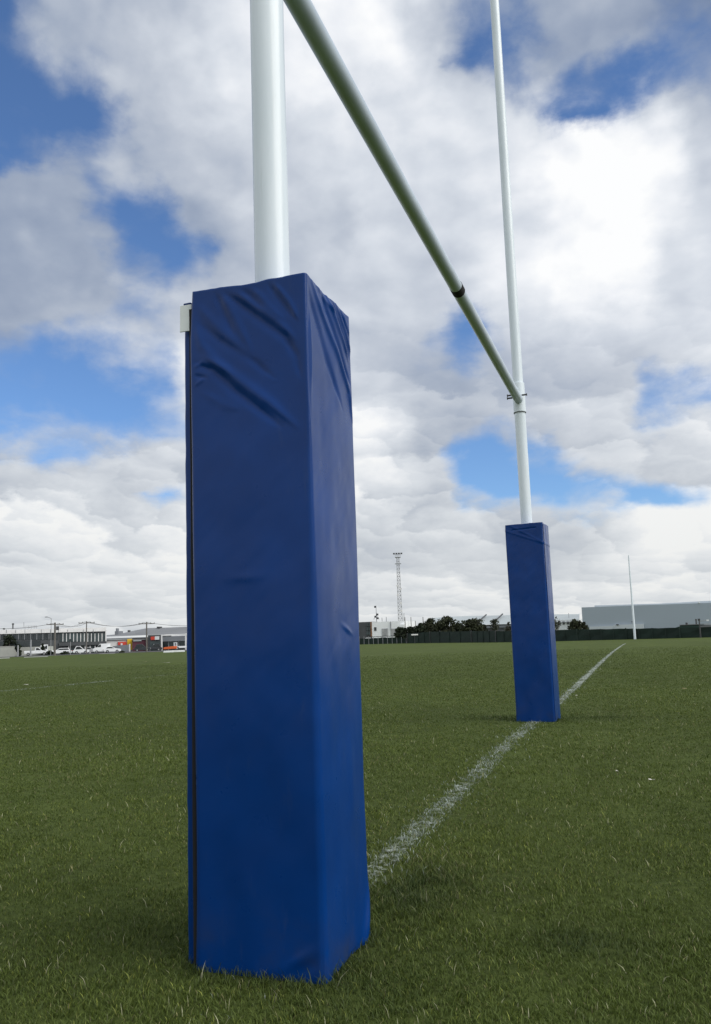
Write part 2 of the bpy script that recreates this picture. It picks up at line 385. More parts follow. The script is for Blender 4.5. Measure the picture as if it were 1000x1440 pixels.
# ------------------------------------------------------------------ numpy value noise
_P = rng.random((256, 256))
def vn(x, y):
    xi = np.floor(x).astype(int); yi = np.floor(y).astype(int); fx = x-xi; fy = y-yi; fx = fx*fx*(3-2*fx); fy = fy*fy*(3-2*fy)
    g = lambda a, b: _P[a & 255, b & 255]
    return (g(xi,yi)*(1-fx)+g(xi+1,yi)*fx)*(1-fy)+(g(xi,yi+1)*(1-fx)+g(xi+1,yi+1)*fx)*fy
def fbm(x, y, o=4):
    s = 0; a = .5; t = 0
    for k in range(o): s = s+a*vn(x*2**k+17*k, y*2**k+31*k); t += a; a *= .5
    return s/t

# ------------------------------------------------------------------ ground sheet
def ground_mat():
    m, nt, N, L, P = newmat('mown_turf')
    g = N.new('ShaderNodeNewGeometry')
    def nz(s, d=5, r=.6, vs=(1,1,1)):
        mp = N.new('ShaderNodeMapping'); mp.inputs['Scale'].default_value = vs; L.new(g.outputs['Position'], mp.inputs[0])
        n = N.new('ShaderNodeTexNoise'); n.inputs['Scale'].default_value = s; n.inputs['Detail'].default_value = d; n.inputs['Roughness'].default_value = r
        L.new(mp.outputs[0], n.inputs[0]); return n
    a = nz(28, 8, .75); b = nz(.33, 6, .6); c = nz(2.2, 6, .65)
    r = N.new('ShaderNodeValToRGB'); r.color_ramp.elements[0].position = .30; r.color_ramp.elements[1].position = .74
    r.color_ramp.elements[0].color = (.034, .052, .0105, 1); r.color_ramp.elements[1].color = (.105, .135, .034, 1)
    L.new(a.outputs[0], r.inputs[0])
    mr = N.new('ShaderNodeMapRange'); mr.inputs[1].default_value = .3; mr.inputs[2].default_value = .7; mr.inputs[3].default_value = .74; mr.inputs[4].default_value = 1.22; L.new(b.outputs[0], mr.inputs[0])
    m2 = N.new('ShaderNodeMapRange'); m2.inputs[1].default_value = .3; m2.inputs[2].default_value = .7; m2.inputs[3].default_value = .8; m2.inputs[4].default_value = 1.16; L.new(c.outputs[0], m2.inputs[0])
    mu = N.new('ShaderNodeMath'); mu.operation = 'MULTIPLY'; L.new(mr.outputs[0], mu.inputs[0]); L.new(m2.outputs[0], mu.inputs[1])
    sc = N.new('ShaderNodeVectorMath'); sc.operation = 'SCALE'; L.new(r.outputs[0], sc.inputs[0]); L.new(mu.outputs[0], sc.inputs['Scale'])
    L.new(sc.outputs[0], P.inputs['Base Color']); P.inputs['Roughness'].default_value = .9; P.inputs['Specular IOR Level'].default_value = .1
    bp = N.new('ShaderNodeBump'); bp.inputs['Strength'].default_value = .8; bp.inputs['Distance'].default_value = .03
    L.new(a.outputs[0], bp.inputs['Height']); L.new(bp.outputs[0], P.inputs['Normal'])
    return m
M['turf'] = ground_mat()
rs = np.concatenate([np.linspace(0, 120, 90), np.geomspace(125, 4500, 24)]); nth = 120
vs = []; fs = []
for r in rs:
    for k in range(nth):
        t = 2*pi*k/nth; x, y = CX+r*sin(t), CY+r*cos(t); vs.append((x, y, float(gz(x, y))))
for i in range(len(rs)-1):
    for k in range(nth):
        a, b = i*nth+k, i*nth+(k+1) % nth; fs.append((a, a+nth, b+nth, b))
gm = MB(); gm.v = vs; gm.f = fs; fo = gm.build('field', M['turf'], smooth=True); tag(fo, kind='structure')

# ------------------------------------------------------------------ painted lines
LINE_W = .125
def line_x(y): return 0.005-.045*np.exp(-((y-4.2)/2.2)**2)+.03*np.sin(y*.21)*.3
def paint_mat():
    m, nt, N, L, P = newmat('white_line_paint')
    g = N.new('ShaderNodeNewGeometry'); n = N.new('ShaderNodeTexNoise'); n.inputs['Scale'].default_value = 32; n.inputs['Detail'].default_value = 6; n.inputs['Roughness'].default_value = .7
    L.new(g.outputs['Position'], n.inputs[0])
    n2 = N.new('ShaderNodeTexNoise'); n2.inputs['Scale'].default_value = 1.7; n2.inputs['Detail'].default_value = 3; L.new(g.outputs['Position'], n2.inputs[0])
    at = N.new('ShaderNodeAttribute'); at.attribute_name = 'cover'
    s = N.new('ShaderNodeMath'); s.operation = 'MULTIPLY_ADD'; L.new(n2.outputs[0], s.inputs[0]); s.inputs[1].default_value = .5; L.new(n.outputs[0], s.inputs[2])
    s2 = N.new('ShaderNodeMath'); s2.operation = 'ADD'; L.new(s.outputs[0], s2.inputs[0]); L.new(at.outputs['Fac'], s2.inputs[1])
    mr = N.new('ShaderNodeMapRange'); mr.inputs[1].default_value = 1.10; mr.inputs[2].default_value = 1.34; L.new(s2.outputs[0], mr.inputs[0])
    P.inputs['Base Color'].default_value = (.36, .40, .36, 1); P.inputs['Roughness'].default_value = .9
    L.new(mr.outputs[0], P.inputs['Alpha'])
    return m
M['paint'] = paint_mat()
def strip(name, pts, w, cover, z=.004, far=None):
    mb = MB(); cols = 5; cv = []
    for i, (x, y) in enumerate(pts):
        j = min(i+1, len(pts)-1); k = max(i-1, 0); dx, dy = pts[j][0]-pts[k][0], pts[j][1]-pts[k][1]; l = hypot(dx, dy); nx, ny = dy/l, -dx/l
        for c in range(cols):
            t = (c/(cols-1)-.5)*w; X, Y = x+nx*t, y+ny*t; mb.v.append((X, Y, float(gz(X, Y))+z)); cq = cover if far is None else cover+(far-cover)*min(max((y-4)/8, 0), 1); cv.append(cq if 0 < c < cols-1 else cq-.32)
    for i in range(len(pts)-1):
        for c in range(cols-1):
            a = i*cols+c; mb.f.append((a, a+1, a+cols+1, a+cols))
    o = mb.build(name, M['paint'], smooth=True)
    at = o.data.attributes.new('cover', 'FLOAT', 'POINT'); at.data.foreach_set('value', cv)
    return tag(o, kind='structure')
strip('goal_line', [(float(line_x(y)), y) for y in np.arange(.62, 60, .4)], .15, .34, .006, .47)
strip('dead_ball_line', [(-10.7+.06*sin(y*.5), y) for y in np.arange(-10, 60, .5)], .13, .36, .016)

# ------------------------------------------------------------------ grass blades (one uncountable mass)
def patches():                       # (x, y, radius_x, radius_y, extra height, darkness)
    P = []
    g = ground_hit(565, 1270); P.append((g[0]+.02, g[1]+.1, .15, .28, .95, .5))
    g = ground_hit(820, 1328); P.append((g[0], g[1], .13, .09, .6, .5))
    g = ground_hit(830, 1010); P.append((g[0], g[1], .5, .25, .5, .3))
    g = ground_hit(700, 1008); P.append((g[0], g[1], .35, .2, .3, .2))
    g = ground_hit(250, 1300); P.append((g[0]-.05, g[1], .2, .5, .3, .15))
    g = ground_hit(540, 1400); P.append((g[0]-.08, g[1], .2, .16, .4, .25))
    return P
PT = patches()
def grass():
    n = 880000
    # sample distance: areal density ~ 1/(1+(r/2.6)^2)
    u = rng.random(n*2); rmin, rmax, a = 1.15, 40., 2.0
    lo, hi = math.log(1+(rmin/a)**2), math.log(1+(rmax/a)**2)
    r = a*np.sqrt(np.exp(lo+(hi-lo)*u)-1)
    th = YAW+(rng.random(n*2)-.5)*1.30
    x = CX+r*np.sin(th); y = CY+r*np.cos(th)
    # tufts
    keep = rng.random(n*2) < .30+.95*np.clip(fbm(x*9, y*9, 3)-.25, 0, 1)*1.5
    inpad = ((np.abs(x) < .165) & (np.abs(y) < .155)) | ((np.abs(x) < .165) & (np.abs(y-5.6) < .155))
    keep &= ~inpad; keep &= rng.random(n*2) < np.clip((40-r)/22, 0, 1)
    x, y, r = x[keep][:n], y[keep][:n], r[keep][:n]; n = len(x)
    big = fbm(x*.55, y*.55, 4); mid = fbm(x*3.1+9, y*3.1, 3)
    h = .70*(.008+.015*rng.random(n)**1.3+.016*np.clip(mid-.4, 0, 1))*(.75+.6*big)
    tall = rng.random(n) < .014; h[tall] *= 1.8
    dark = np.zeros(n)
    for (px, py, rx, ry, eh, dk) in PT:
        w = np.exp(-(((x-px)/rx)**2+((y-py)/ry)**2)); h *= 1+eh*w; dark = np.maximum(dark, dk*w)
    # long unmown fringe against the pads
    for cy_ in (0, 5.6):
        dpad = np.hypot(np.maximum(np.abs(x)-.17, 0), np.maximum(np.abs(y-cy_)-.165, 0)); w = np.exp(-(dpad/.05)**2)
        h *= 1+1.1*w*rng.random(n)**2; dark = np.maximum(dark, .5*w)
    wd = (.0006+.0007*rng.random(n))*np.maximum(1, (r/2.6))**.85
    h *= np.maximum(1, r/9)**.25
    az_ = rng.random(n)*2*pi; lean = (.25+.9*rng.random(n))*h; laz = az_+rng.normal(0, .8, n)+pi/2
    z0 = gz(x, y)-.002
    dx, dy = np.cos(az_)*wd, np.sin(az_)*wd; lx, ly = np.cos(laz)*lean, np.sin(laz)*lean
    V = np.empty((n, 5, 3), np.float32)
    V[:, 0] = np.stack([x-dx, y-dy, z0], 1); V[:, 1] = np.stack([x+dx, y+dy, z0], 1)
    V[:, 2] = np.stack([x+dx*.8+lx*.35, y+dy*.8+ly*.35, z0+h*.62], 1); V[:, 3] = np.stack([x-dx*.8+lx*.35, y-dy*.8+ly*.35, z0+h*.62], 1)
    V[:, 4] = np.stack([x+lx, y+ly, z0+h], 1)
    t = rng.random(n)
    c1 = np.array([.044, .074, .013]); c2 = np.array([.146, .192, .038]); c3 = np.array([.34, .32, .15])
    mixv = np.clip(.15+.75*t*(.5+big)+.35*(mid-.5), 0, 1)[:, None]
    C = c1*(1-mixv)+c2*mixv
    # lime-yellow flush on the far side of the goal
    straw = rng.random(n) < .028+.05*(fbm(x*1.3+50, y*1.3, 3) > .55)
    C[straw] = c3*(.4+.8*rng.random((straw.sum(), 1))**2)
    lime = rng.random(n) < .05*(fbm(x*.8+20, y*.8+3, 3) > .45); C[lime] = np.array([.30, .34, .07])*(.5+.6*rng.random((lime.sum(), 1)))
    pale = tall & (rng.random(n) < .35); C[pale] = np.array([.42, .42, .26])
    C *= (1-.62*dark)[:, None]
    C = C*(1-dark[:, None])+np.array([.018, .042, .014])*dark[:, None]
    far = (np.clip((r-3)/17, 0, 1)*.8)[:, None]; C = C*(1-far)+np.array([.088, .120, .032])*(.8+.4*big)[:, None]*far
    # painted blades
    off = np.abs(x-line_x(y)); edge = LINE_W/2*(1+.8*(fbm(x*14, y*14, 2)-.5))
    pw = np.clip((edge-off)/.03+.4, 0, 1)*(.06+1.25*np.clip(fbm(x*19+7, y*19, 3)-.2, 0, 1))*(.7+.6*np.clip(fbm(x*2+3, y*1.4+1, 2)-.2, 0, 1))
    pw *= 1-.85*np.exp(-((x-PT[0][0])/.22)**2-((y-PT[0][1]+.05)/.32)**2)
    pw[(y < .35)] *= .04
    isl = rng.random(n) < pw
    off2 = np.abs(x+10.7-.06*np.sin(y*.5)); isl |= (off2 < .10) & (rng.random(n) < .55*(fbm(x*2, y*1.1, 3) > .45))
    stray = rng.random(n) < .05*np.exp(-(off/.13)**2)
    isl |= stray & (y > .6)
    ctot = int(isl.sum())
    wcol = np.array([.46, .53, .48])*(.45+.6*rng.random((ctot, 1))); C[isl] = wcol
    V[isl, :, 2] += .001
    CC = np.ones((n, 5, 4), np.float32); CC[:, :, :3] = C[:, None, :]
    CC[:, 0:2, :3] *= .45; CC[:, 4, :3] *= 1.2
    me = bpy.data.meshes.new('grass'); me.vertices.add(n*5); me.vertices.foreach_set('co', V.reshape(-1))
    base = np.arange(n)[:, None]*5
    lv = np.concatenate([base+0, base+1, base+2, base+3, base+3, base+2, base+4], 1).reshape(-1).astype(np.int32)
    me.loops.add(n*7); me.loops.foreach_set('vertex_index', lv)
    ls = np.stack([np.arange(n)*7, np.arange(n)*7+4], 1).reshape(-1).astype(np.int32)
    me.polygons.add(n*2); me.polygons.foreach_set('loop_start', ls)
    me.update(calc_edges=True)
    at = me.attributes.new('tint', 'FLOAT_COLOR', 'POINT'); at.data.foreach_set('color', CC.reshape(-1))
    m, nt, N, L, P = newmat('grass_blade')
    a = N.new('ShaderNodeAttribute'); a.attribute_name = 'tint'; L.new(a.outputs['Color'], P.inputs['Base Color'])
    P.inputs['Roughness'].default_value = .55; P.inputs['Specular IOR Level'].default_value = .25
    tr = N.new('ShaderNodeBsdfTranslucent'); L.new(a.outputs['Color'], tr.inputs[0]); mxs = N.new('ShaderNodeMixShader'); mxs.inputs[0].default_value = .25
    L.new(P.outputs[0], mxs.inputs[1]); L.new(tr.outputs[0], mxs.inputs[2]); L.new(mxs.outputs[0], N['Material Output'].inputs[0])
    me.materials.append(m)
    o = bpy.data.objects.new('grass', me); COL.objects.link(o)
    tag(o, 'short mown green grass with straw blades covering the sports field', 'grass', kind='stuff')
grass()

# ------------------------------------------------------------------ goal pads
PW, PD = .3417, .3272; ROT = -.0078
def to_face(points, face):          # photo points -> (u along face, z) on the near pad's front or right face
    c, s = cos(ROT), sin(ROT); o = []
    n = np.array([s, -c, 0]) if face == 'front' else np.array([c, s, 0]); dist = PD/2 if face == 'front' else PW/2
    for (x, y) in points:
        d = ray(x, y); t = (dist-CAM@n)/(d@n); p = CAM+d*t
        u = (p[0]*c+p[1]*s) if face == 'front' else (-p[0]*s+p[1]*c)
        o.append((u, p[2]))
    return o
Z3 = lambda pts: [(240+x*.3, 360+y*.3) for x, y in pts]
FR = [  # (polyline in zoomed photo coords, width m, amplitude m: + ridge / - valley)
 ([(115,500),(200,530),(300,630),(400,705),(520,800)], .011, -.0075),
 ([(150,470),(260,535),(360,610),(470,690),(595,800)], .012, .0065),
 ([(120,330),(150,420),(220,500),(300,560)], .012, .005),
 ([(140,320),(240,400),(370,470),(500,590)], .010, -.0045),
 ([(120,240),(220,330),(330,440),(400,480)], .012, .004),
 ([(250,175),(330,230),(440,310),(540,380),(600,470)], .010, -.006),
 ([(300,165),(400,230),(500,300),(590,390)], .010, .005),
 ([(240,190),(300,280),(380,440)], .010, .004),
 ([(200,170),(250,270),(300,370)], .008, -.004),
 ([(330,145),(440,250)], .007, -.004), ([(370,135),(470,240),(540,300)], .008, .004),
 ([(450,125),(520,210),(590,300)], .007, -.005), ([(480,115),(560,220),(605,300)], .006, .0045),
 ([(540,390),(590,470),(612,570)], .008, -.004),
 ([(112,560),(175,572)], .004, -.004), ([(115,608),(165,570)], .004, .003), ([(112,520),(150,500),(200,520)], .005, .004),
 ([(440,545),(480,580),(510,590)], .004, .0018),
 ([(150,640),(260,700),(330,720)], .010, .002),
]
SR = [
 ([(665,115),(710,260),(770,440),(830,640),(850,780)], .010, .0075),
 ([(650,150),(690,300),(740,500),(800,720)], .011, -.006),
 ([(735,180),(785,340),(835,500)], .008, .0065), ([(710,160),(760,330),(815,520),(840,600)], .008, -.006),
 ([(775,225),(815,350),(845,470)], .006, .006), ([(760,215),(800,350),(838,480)], .005, -.005),
 ([(805,265),(838,380)], .005, .005), ([(795,250),(825,370)], .004, -.004),
 ([(690,130),(735,210),(790,300)], .006, .003), ([(655,240),(660,420),(665,640)], .004, .003), ([(648,300),(652,520),(660,760)], .004, -.0025),
]
def fold(u, z, folds, face):
    d = np.zeros_like(u)
    for pts, w, A in folds:
        q = to_face(Z3(pts), face); best = np.full(u.shape, 9.); tt = np.zeros_like(u); m = len(q)-1
        for k in range(m):
            (a, b), (c, e) = q[k], q[k+1]; l2 = (c-a)**2+(e-b)**2+1e-9
            t = np.clip(((u-a)*(c-a)+(z-b)*(e-b))/l2, 0, 1); dd = np.hypot(u-a-t*(c-a), z-b-t*(e-b))
            s = dd < best; best = np.where(s, dd, best); tt = np.where(s, (k+t)/m, tt)
        ww = w*.85*(.5+.9*np.sin(pi*np.clip(tt*.85+.1, 0, 1)))
        d += A*np.exp(-(best/ww)**2)*np.clip(np.sin(pi*np.clip(tt*.93+.035, 0, 1))*1.6, 0, 1)
    return d
def make_pad(near, H, name):
    nu, nz = 84, 380
    # perimeter of a rounded square, ~5 mm steps, denser near corners
    side = np.linspace(-1, 1, nu)
    zs = np.concatenate([np.linspace(-.01, H-.03, nz), H-.03+np.linspace(.004, .03, 8)])
    ring = []
    for k, ((ax, ay), (bx, by)) in enumerate([((-1,-1),(1,-1)), ((1,-1),(1,1)), ((1,1),(-1,1)), ((-1,1),(-1,-1))]):
        for t in side[:-1]:
            f = (t+1)/2; ring.append((ax+(bx-ax)*f, ay+(by-ay)*f, k, t))
    R = np.array(ring); n = len(R); Z, I = np.meshgrid(zs, np.arange(n), indexing='ij')
    X = R[I, 0]*PW/2; Y = R[I, 1]*PD/2; K = R[I, 2].astype(int)
    vz = Z/H
    # rounded corners, softer low down
    rad = .007+.013*np.clip(1-vz*1.1, 0, 1) if near else .012+.006*np.clip(1-vz, 0, 1)
    ax_, ay_ = np.abs(X)-(PW/2-rad), np.abs(Y)-(PD/2-rad); cor = (ax_ > 0) & (ay_ > 0); l = np.hypot(ax_, ay_); l[l == 0] = 1
    k2 = np.where(cor, rad/l*np.maximum(ax_, ay_)/rad, 1)
    X = np.where(cor, np.sign(X)*((PW/2-rad)+ax_*k2), X); Y = np.where(cor, np.sign(Y)*((PD/2-rad)+ay_*k2), Y)
    # foam pillowing and sag
    nx = np.where(K == 1, 1., np.where(K == 3, -1., 0.)); ny = np.where(K == 0, -1., np.where(K == 2, 1., 0.))
    U = np.where((K == 0) | (K == 2), X/(PW/2), Y/(PD/2)); mid = 1-U**2
    d = .0045*mid*np.sin(pi*np.clip(vz, 0, 1))
    d += .0055*(fbm(X*4+Y*7+K*9, Z*2.6, 3)-.5)*mid**.5*2
    d += .0016*(fbm(X*6+Y*6+K*5, Z*11-U*1.5, 3)-.5)*2*np.clip(mid*3, 0, 1)*np.clip(vz*2-.3, .25, 1)
    if near:
        m0 = K == 0; d[m0] += np.clip((H-Z[m0])/.03, .25, 1)*.78*fold(X[m0], Z[m0], FR, 'front')*np.clip(mid[m0]*9, .0, 1)
        m1 = K == 1; d[m1] += fold(Y[m1], Z[m1], SR, 'right')*np.clip(mid[m1]*9, .0, 1)
        # horizontal stretch wrinkle half way up, kick-marks near the foot
        q = to_face([(300, 822), (345, 812), (385, 822)], 'front')
        d[m0] += .0012*np.exp(-((Z[m0]-q[1][1])/.012)**2-((X[m0]-q[1][0])/.05)**2)
        q = to_face([(420, 1350)], 'front')[0]
        a = (X[m0]-q[0])*.55-(Z[m0]-q[1])*.83; b = (X[m0]-q[0])*.83+(Z[m0]-q[1])*.55
        d[m0] += .003*np.exp(-(a/.012)**2-(b/.04)**2)-.003*np.exp(-((a-.025)/.014)**2-(b/.04)**2)
        q = to_face([(513, 1300)], 'right')[0]
        a = (Y[m1]-q[0])*.93-(Z[m1]-q[1])*.36; b = (Y[m1]-q[0])*.36+(Z[m1]-q[1])*.93
        d[m1] += .010*np.exp(-(a/.014)**2-(b/.07)**2)-.014*np.exp(-((a-.04)/.025)**2-(b/.1)**2)
        q = to_face([(487, 885)], 'right')[0]
        d[m1] += .003*np.exp(-((Y[m1]-q[0])/.03)**2-((Z[m1]-q[1]+(Y[m1]-q[0])*.3)/.006)**2)
    else:
        m0 = K == 0; s_ = Z-(H-.05+.012*X/PW); d[m0] += (-.004*np.exp(-(s_/.006)**2)*(np.abs(X) < .11))[m0]
        for c_, sl in ((.03, .6), (-.05, .4)): d += .002*np.exp(-((Z-H+.1+sl*(X-c_))/.012)**2)*(vz > .85)
    X = X+nx*d; Y = Y+ny*d
    X = X+.0035*(fbm(Z*1.9+3, Y*5, 3)-.5)*2; Y = Y+.003*(fbm(Z*2.3+13, X*5, 3)-.5)*2
    # top edge puckers, hem at the foot
    top = np.clip((vz-.93)/.07, 0, 1)
    Zt = Z+top*(.006*(fbm(X*16+3, Y*16+5, 3)-.5)*2)+ (.010*top*np.clip(-X/PW*2, 0, 1) if near else 0)
    if near:
        X = X+.006*top*np.clip(-X/PW*2, 0, 1); foot = np.clip(1-Z/.35, 0, 1)**2; X = X-.004*foot*np.clip(-X/PW*2, 0, 1)
        X = X+.007*foot*(np.clip(X/PW*2, 0, 1)*np.clip(Y/PD*2, 0, 1))
    verts = np.stack([X, Y, Zt], -1).reshape(-1, 3)
    faces = []; nr = len(zs)
    for j in range(nr-1):
        o = j*n
        for i in range(n): faces.append((o+i, o+(i+1) % n, o+n+(i+1) % n, o+n+i))
    # cap: slopes slightly in and down to the post
    mb = MB(); mb.v = [tuple(v) for v in verts.tolist()]; mb.f = faces
    last = (nr-1)*n; prev = last
    for sc_, dz in ((.96, .001), (.7, -.004), (.32, -.012)):
        st = len(mb.v)
        for i in range(n):
            x, y, z = verts[last+i]; mb.v.append((x*sc_, y*sc_, z+dz))
        for i in range(n): mb.f.append((prev+i, prev+(i+1) % n, st+(i+1) % n, st+i))
        prev = st
    me_ = mb
    root = empty(name, (0, 0 if near else 5.6, 0), ROT if near else -.0638)
    me_.build('cover', M['vinyl'], root, smooth=False).data.shade_smooth()
    return root
pn = make_pad(True, 1.7229, 'post_pad')
tag(pn, 'tall blue vinyl pad with wrinkled top and white tab around the nearest white post', 'post pad')
# rear section of the near pad, left ajar behind the front-left corner
def rounded_slab(x0, x1, y0, y1, z0, z1, r=.012, nz=60, wob=.003, seed=0):
    mb = MB(); ring = []
    for (cx, cy, a0) in ((x1-r, y1-r, 0), (x0+r, y1-r, pi/2), (x0+r, y0+r, pi), (x1-r, y0+r, 3*pi/2)):
        for k in range(6):
            a = a0+pi/2*k/5; ring.append((cx+r*cos(a), cy+r*sin(a)))
    n = len(ring)
    for j in range(nz+1):
        z = z0+(z1-z0)*j/nz; w = wob*(vn(np.array(z*5+seed), np.array(.5))-.5)*2; w2 = wob*.5*(vn(np.array(z*23+seed), np.array(4.5))-.5)*2
        for (x, y) in ring: mb.v.append((x+float(w+w2), y, z))
    for j in range(nz):
        for i in range(n): mb.f.append((j*n+i, j*n+(i+1) % n, (j+1)*n+(i+1) % n, (j+1)*n+i))
    mb.f.append(tuple(range(n-1, -1, -1))); mb.f.append(tuple(range(nz*n, nz*n+n))); return mb
rounded_slab(-.212, -.184, -.128, .155, -.01, 1.668, .008, 80, .0025).build('side_panel', M['vinyl'], pn, smooth=True)
rounded_slab(-.183, -.169, -.150, .15, .0, 1.69, .003, 40, .001, 5).build('gap_strip', M['black'], pn, smooth=True)  # black strip filling the dark gap between front cover and side panel
tabm = plain('white_plastic', (.74,.78,.77), .45, .06, 12)
t = rounded_slab(-.018, .018, -.002, .002, -.037, .037, .002, 4, 0).build('fastener_tab', tabm, pn, smooth=True, bevel=0)
t.location = (-.194, -.146, 1.668); t.rotation_euler = (0, radians(1), 0); t['label'] = 'white tab sticking out past the left edge'
MB().box((-.202, -.147, 1.704), (-.178, -.128, 1.712)).build('tab_strap', M['vinyl_seam'], pn, bevel=.003)

pf = make_pad(False, 1.7746, 'post_pad')
tag(pf, 'smaller looking blue vinyl pad around the far white post, crossed by the white line', 'post pad')
MB().tube((.1708+.003, -.150, 0.02), (.1708+.003, -.150, 1.76), .003, n=8).build('seam', M['vinyl_seam'], pf, smooth=True)

# ------------------------------------------------------------------ rugby goal: two posts, crossbar, sleeves
goal = empty('rugby_goal', (0, 0, 0))
tag(goal, 'white rugby goal of two tall posts joined by a grey crossbar with black band', 'rugby goal')
BZ = 2.976
def post(y, r, rtop, top=11.0, sleeve=True):
    mb = MB(); mb.tube((0, y, -.3), (0, y, BZ+.02), r, n=48); mb.build('post', M['pole'], goal, smooth=True)
    up = MB().tube((0, y, BZ+.02), (0, y, top), r*.93, rtop, n=48); up.build('upper_post', M['pole'], goal, smooth=True)
    s = MB().tube((0, y, BZ-.115), (0, y, BZ+.17), r*1.12, n=48); so_ = s.build('sleeve', M['pole'], goal, smooth=True, bevel=.002)
    MB().tube((0, y, BZ-.121), (0, y, BZ-.116), r*1.14, n=48).build('sleeve_lip', M['dark_metal'], so_, smooth=True)
post(0, .0495, .04); post(5.6, .0515, .04)
BR = .041
bar = MB().tube((-.045, .045, BZ), (-.0, 5.55-.0, BZ), BR, n=40).build('crossbar', M['bar'], goal, smooth=True)
# black joint band two thirds of the way out
def bar_y(px, py):
    best = None
    for y in np.linspace(.3, 5.5, 2000):
        d = np.array([0, y, BZ])-CAM; z = d@fw; X = 500+F*(d@RT)/z; Y = PPY-F*(d@UP)/z; e = hypot(X-px, Y-py)
        if best is None or e < best[0]: best = (e, y)
    return best[1]
yb = bar_y(642, 408)
MB().tube((-.045*(1-yb/5.55), yb-.045, BZ), (-.045*(1-(yb+.09)/5.55), yb+.045, BZ), BR+.0015, n=40).build('joint_band', M['black'], goal, smooth=True)
for (x, z, yy) in ((-.062, BZ+.018, 5.44), (-.058, BZ-.02, 5.40), (.058, BZ+.03, 5.52)):
    b = MB().tube((x-.022, yy, z), (x+.022, yy, z), .008, n=10); b.tube((x-(.028 if x < 0 else -.022), yy, z), (x-(.022 if x < 0 else -.028), yy, z), .013, n=6)
    b.build('bolt', M['dark_metal'], goal, smooth=True)

# ------------------------------------------------------------------ far poles
def far_pole(name, px, D, ytop, r, r2, mat, label, cat, group=None, lean=0):
    b = G(px, D); h = Zat(px+ (0), ytop, D); o = empty(name, b)
    MB().tube((0, 0, -.2), (lean, 0, h), r, r2, n=12).build('shaft', mat, o, smooth=True)
    tag(o, label, cat, group); return o, h
far_pole('flag_pole', 892, 116, 780.5, .17, .08, M['pole'], 'tall thin white pole on the field before the blue grey warehouse', 'pole')

class Facade:
    def __init__(s, px1, D1, px2, D2, name, label, cat, group=None):
        s.a = G(px1, D1); s.b = G(px2, D2); d = s.b-s.a; s.rz = atan2(d[1], d[0]); s.X = np.array([cos(s.rz), sin(s.rz), 0]); s.Nn = np.array([sin(s.rz), -cos(s.rz), 0])
        s.z0 = min(s.a[2], s.b[2]); s.root = empty(name, (s.a[0], s.a[1], s.z0), s.rz); tag(s.root, label, cat, group); s.len = hypot(d[0], d[1])
    def sz(s, px, py, off=0):         # off = metres behind the facade plane
        o = s.a-s.Nn*off; d = ray(px, py); t = ((o-CAM)@s.Nn)/(d@s.Nn); p = CAM+d*t
        return (p-s.a)@s.X, p[2]-s.z0
    def rect(s, x0, y0, x1, y1, d0, d1, mb=None, toground=False):
        xm, ym = (x0+x1)/2, (y0+y1)/2
        s0 = s.sz(x0, ym, d0)[0]; s1 = s.sz(x1, ym, d0)[0]; z1 = s.sz(xm, y0, d0)[1]; z0 = -.3 if toground else s.sz(xm, y1, d0)[1]
        return (mb or MB()).box((s0, d0, z0), (s1, d1, z1))
    def part(s, name, mat, *a, **k):
        return s.rect(*a, **k).build(name, mat, s.root)

# ---- left office block
o = Facade(-40, 205, 150, 205, 'office_building', 'two storey office block with white parapet and dark glazing behind the parked cars', 'building')
o.part('wall', M['dark_wall'], -40, 889, 149.5, 925, .4, 22, toground=True)
o.part('parapet', M['offwhite'], -40, 884.6, 149.5, 890.2, 0, 22.3)
for i, x in enumerate((9, 22, 35, 58, 71, 82, 95, 117, 131)): o.rect(x, 885.2, x+.5, 889.9, -.06, -.01).build('parapet_joint', M['grey_wall'], o.root)
for i in range(14):
    x0 = -38+i*8.6; w = o.part('window', M['glass'], x0, 891, x0+7.6, 899.5, .3, .38)
    o.rect(x0+3.5, 891, x0+4.1, 899.5, .2, .29).build('mullion', M['metal'], w)
for i in range(13):
    x0 = 84.5+i*5.0; w = o.part('window', M['glass_t'], x0, 890.6, x0+4.6, 902.6, .3, .38)
    o.rect(x0+3.6, 890.8, x0+4.6, 902.4, .2, .29).build('blind', M['offwhite'], w)
o.part('fascia', M['dark_wall'], 83, 902.7, 149.5, 907.4, -.6, .3)
for x in (96, 108, 112, 119, 126, 133, 147.5): o.part('column', M['offwhite'], x, 907.6, x+1.6, 922, -.1, .25, toground=True)
for x0, x1 in ((98, 107), (113.8, 118.6), (121, 125.6), (128, 132.6)): o.part('window', M['glass_t'], x0, 908, x1, 919, .3, .38)
o.part('corner_pier', M['offwhite'], 148.2, 885, 149.6, 925, -.05, .1, toground=True)
o.part('lower_window_band', M['glass'], -38, 902, 57, 910, .3, .38)
o.part('plinth', M['conc'], 20, 909.5, 75, 920, -1.0, .2, toground=True)
o.rect(17.3, 877, 19, 884.4, 5, 6).build('roof_vent', M['dark_metal'], o.root)
o.rect(16.8, 876.5, 19.8, 878.2, 4.8, 6.2).build('roof_vent', M['dark_metal'], o.root)
o.rect(4, 883.3, 6.6, 885, 3, 6).build('roof_vent', M['dark_metal'], o.root)
mb = MB()
for x in (36, 40, 44, 48, 51.5): o.rect(x, 880, x+.35, 884.6, 2, 2.1, mb)
for y in (880, 882.2): o.rect(36, y, 52, y+.4, 2.12, 2.2, mb)
mb.build('roof_frame', M['metal'], o.root)
MB().tube((*[o.sz(34, 884, 1)[0], 1], o.sz(34, 884, 1)[1]), (o.sz(33.5, 875, 1)[0], 1, o.sz(33.5, 875, 1)[1]), .06, n=6).build('aerial', M['metal'], o.root)

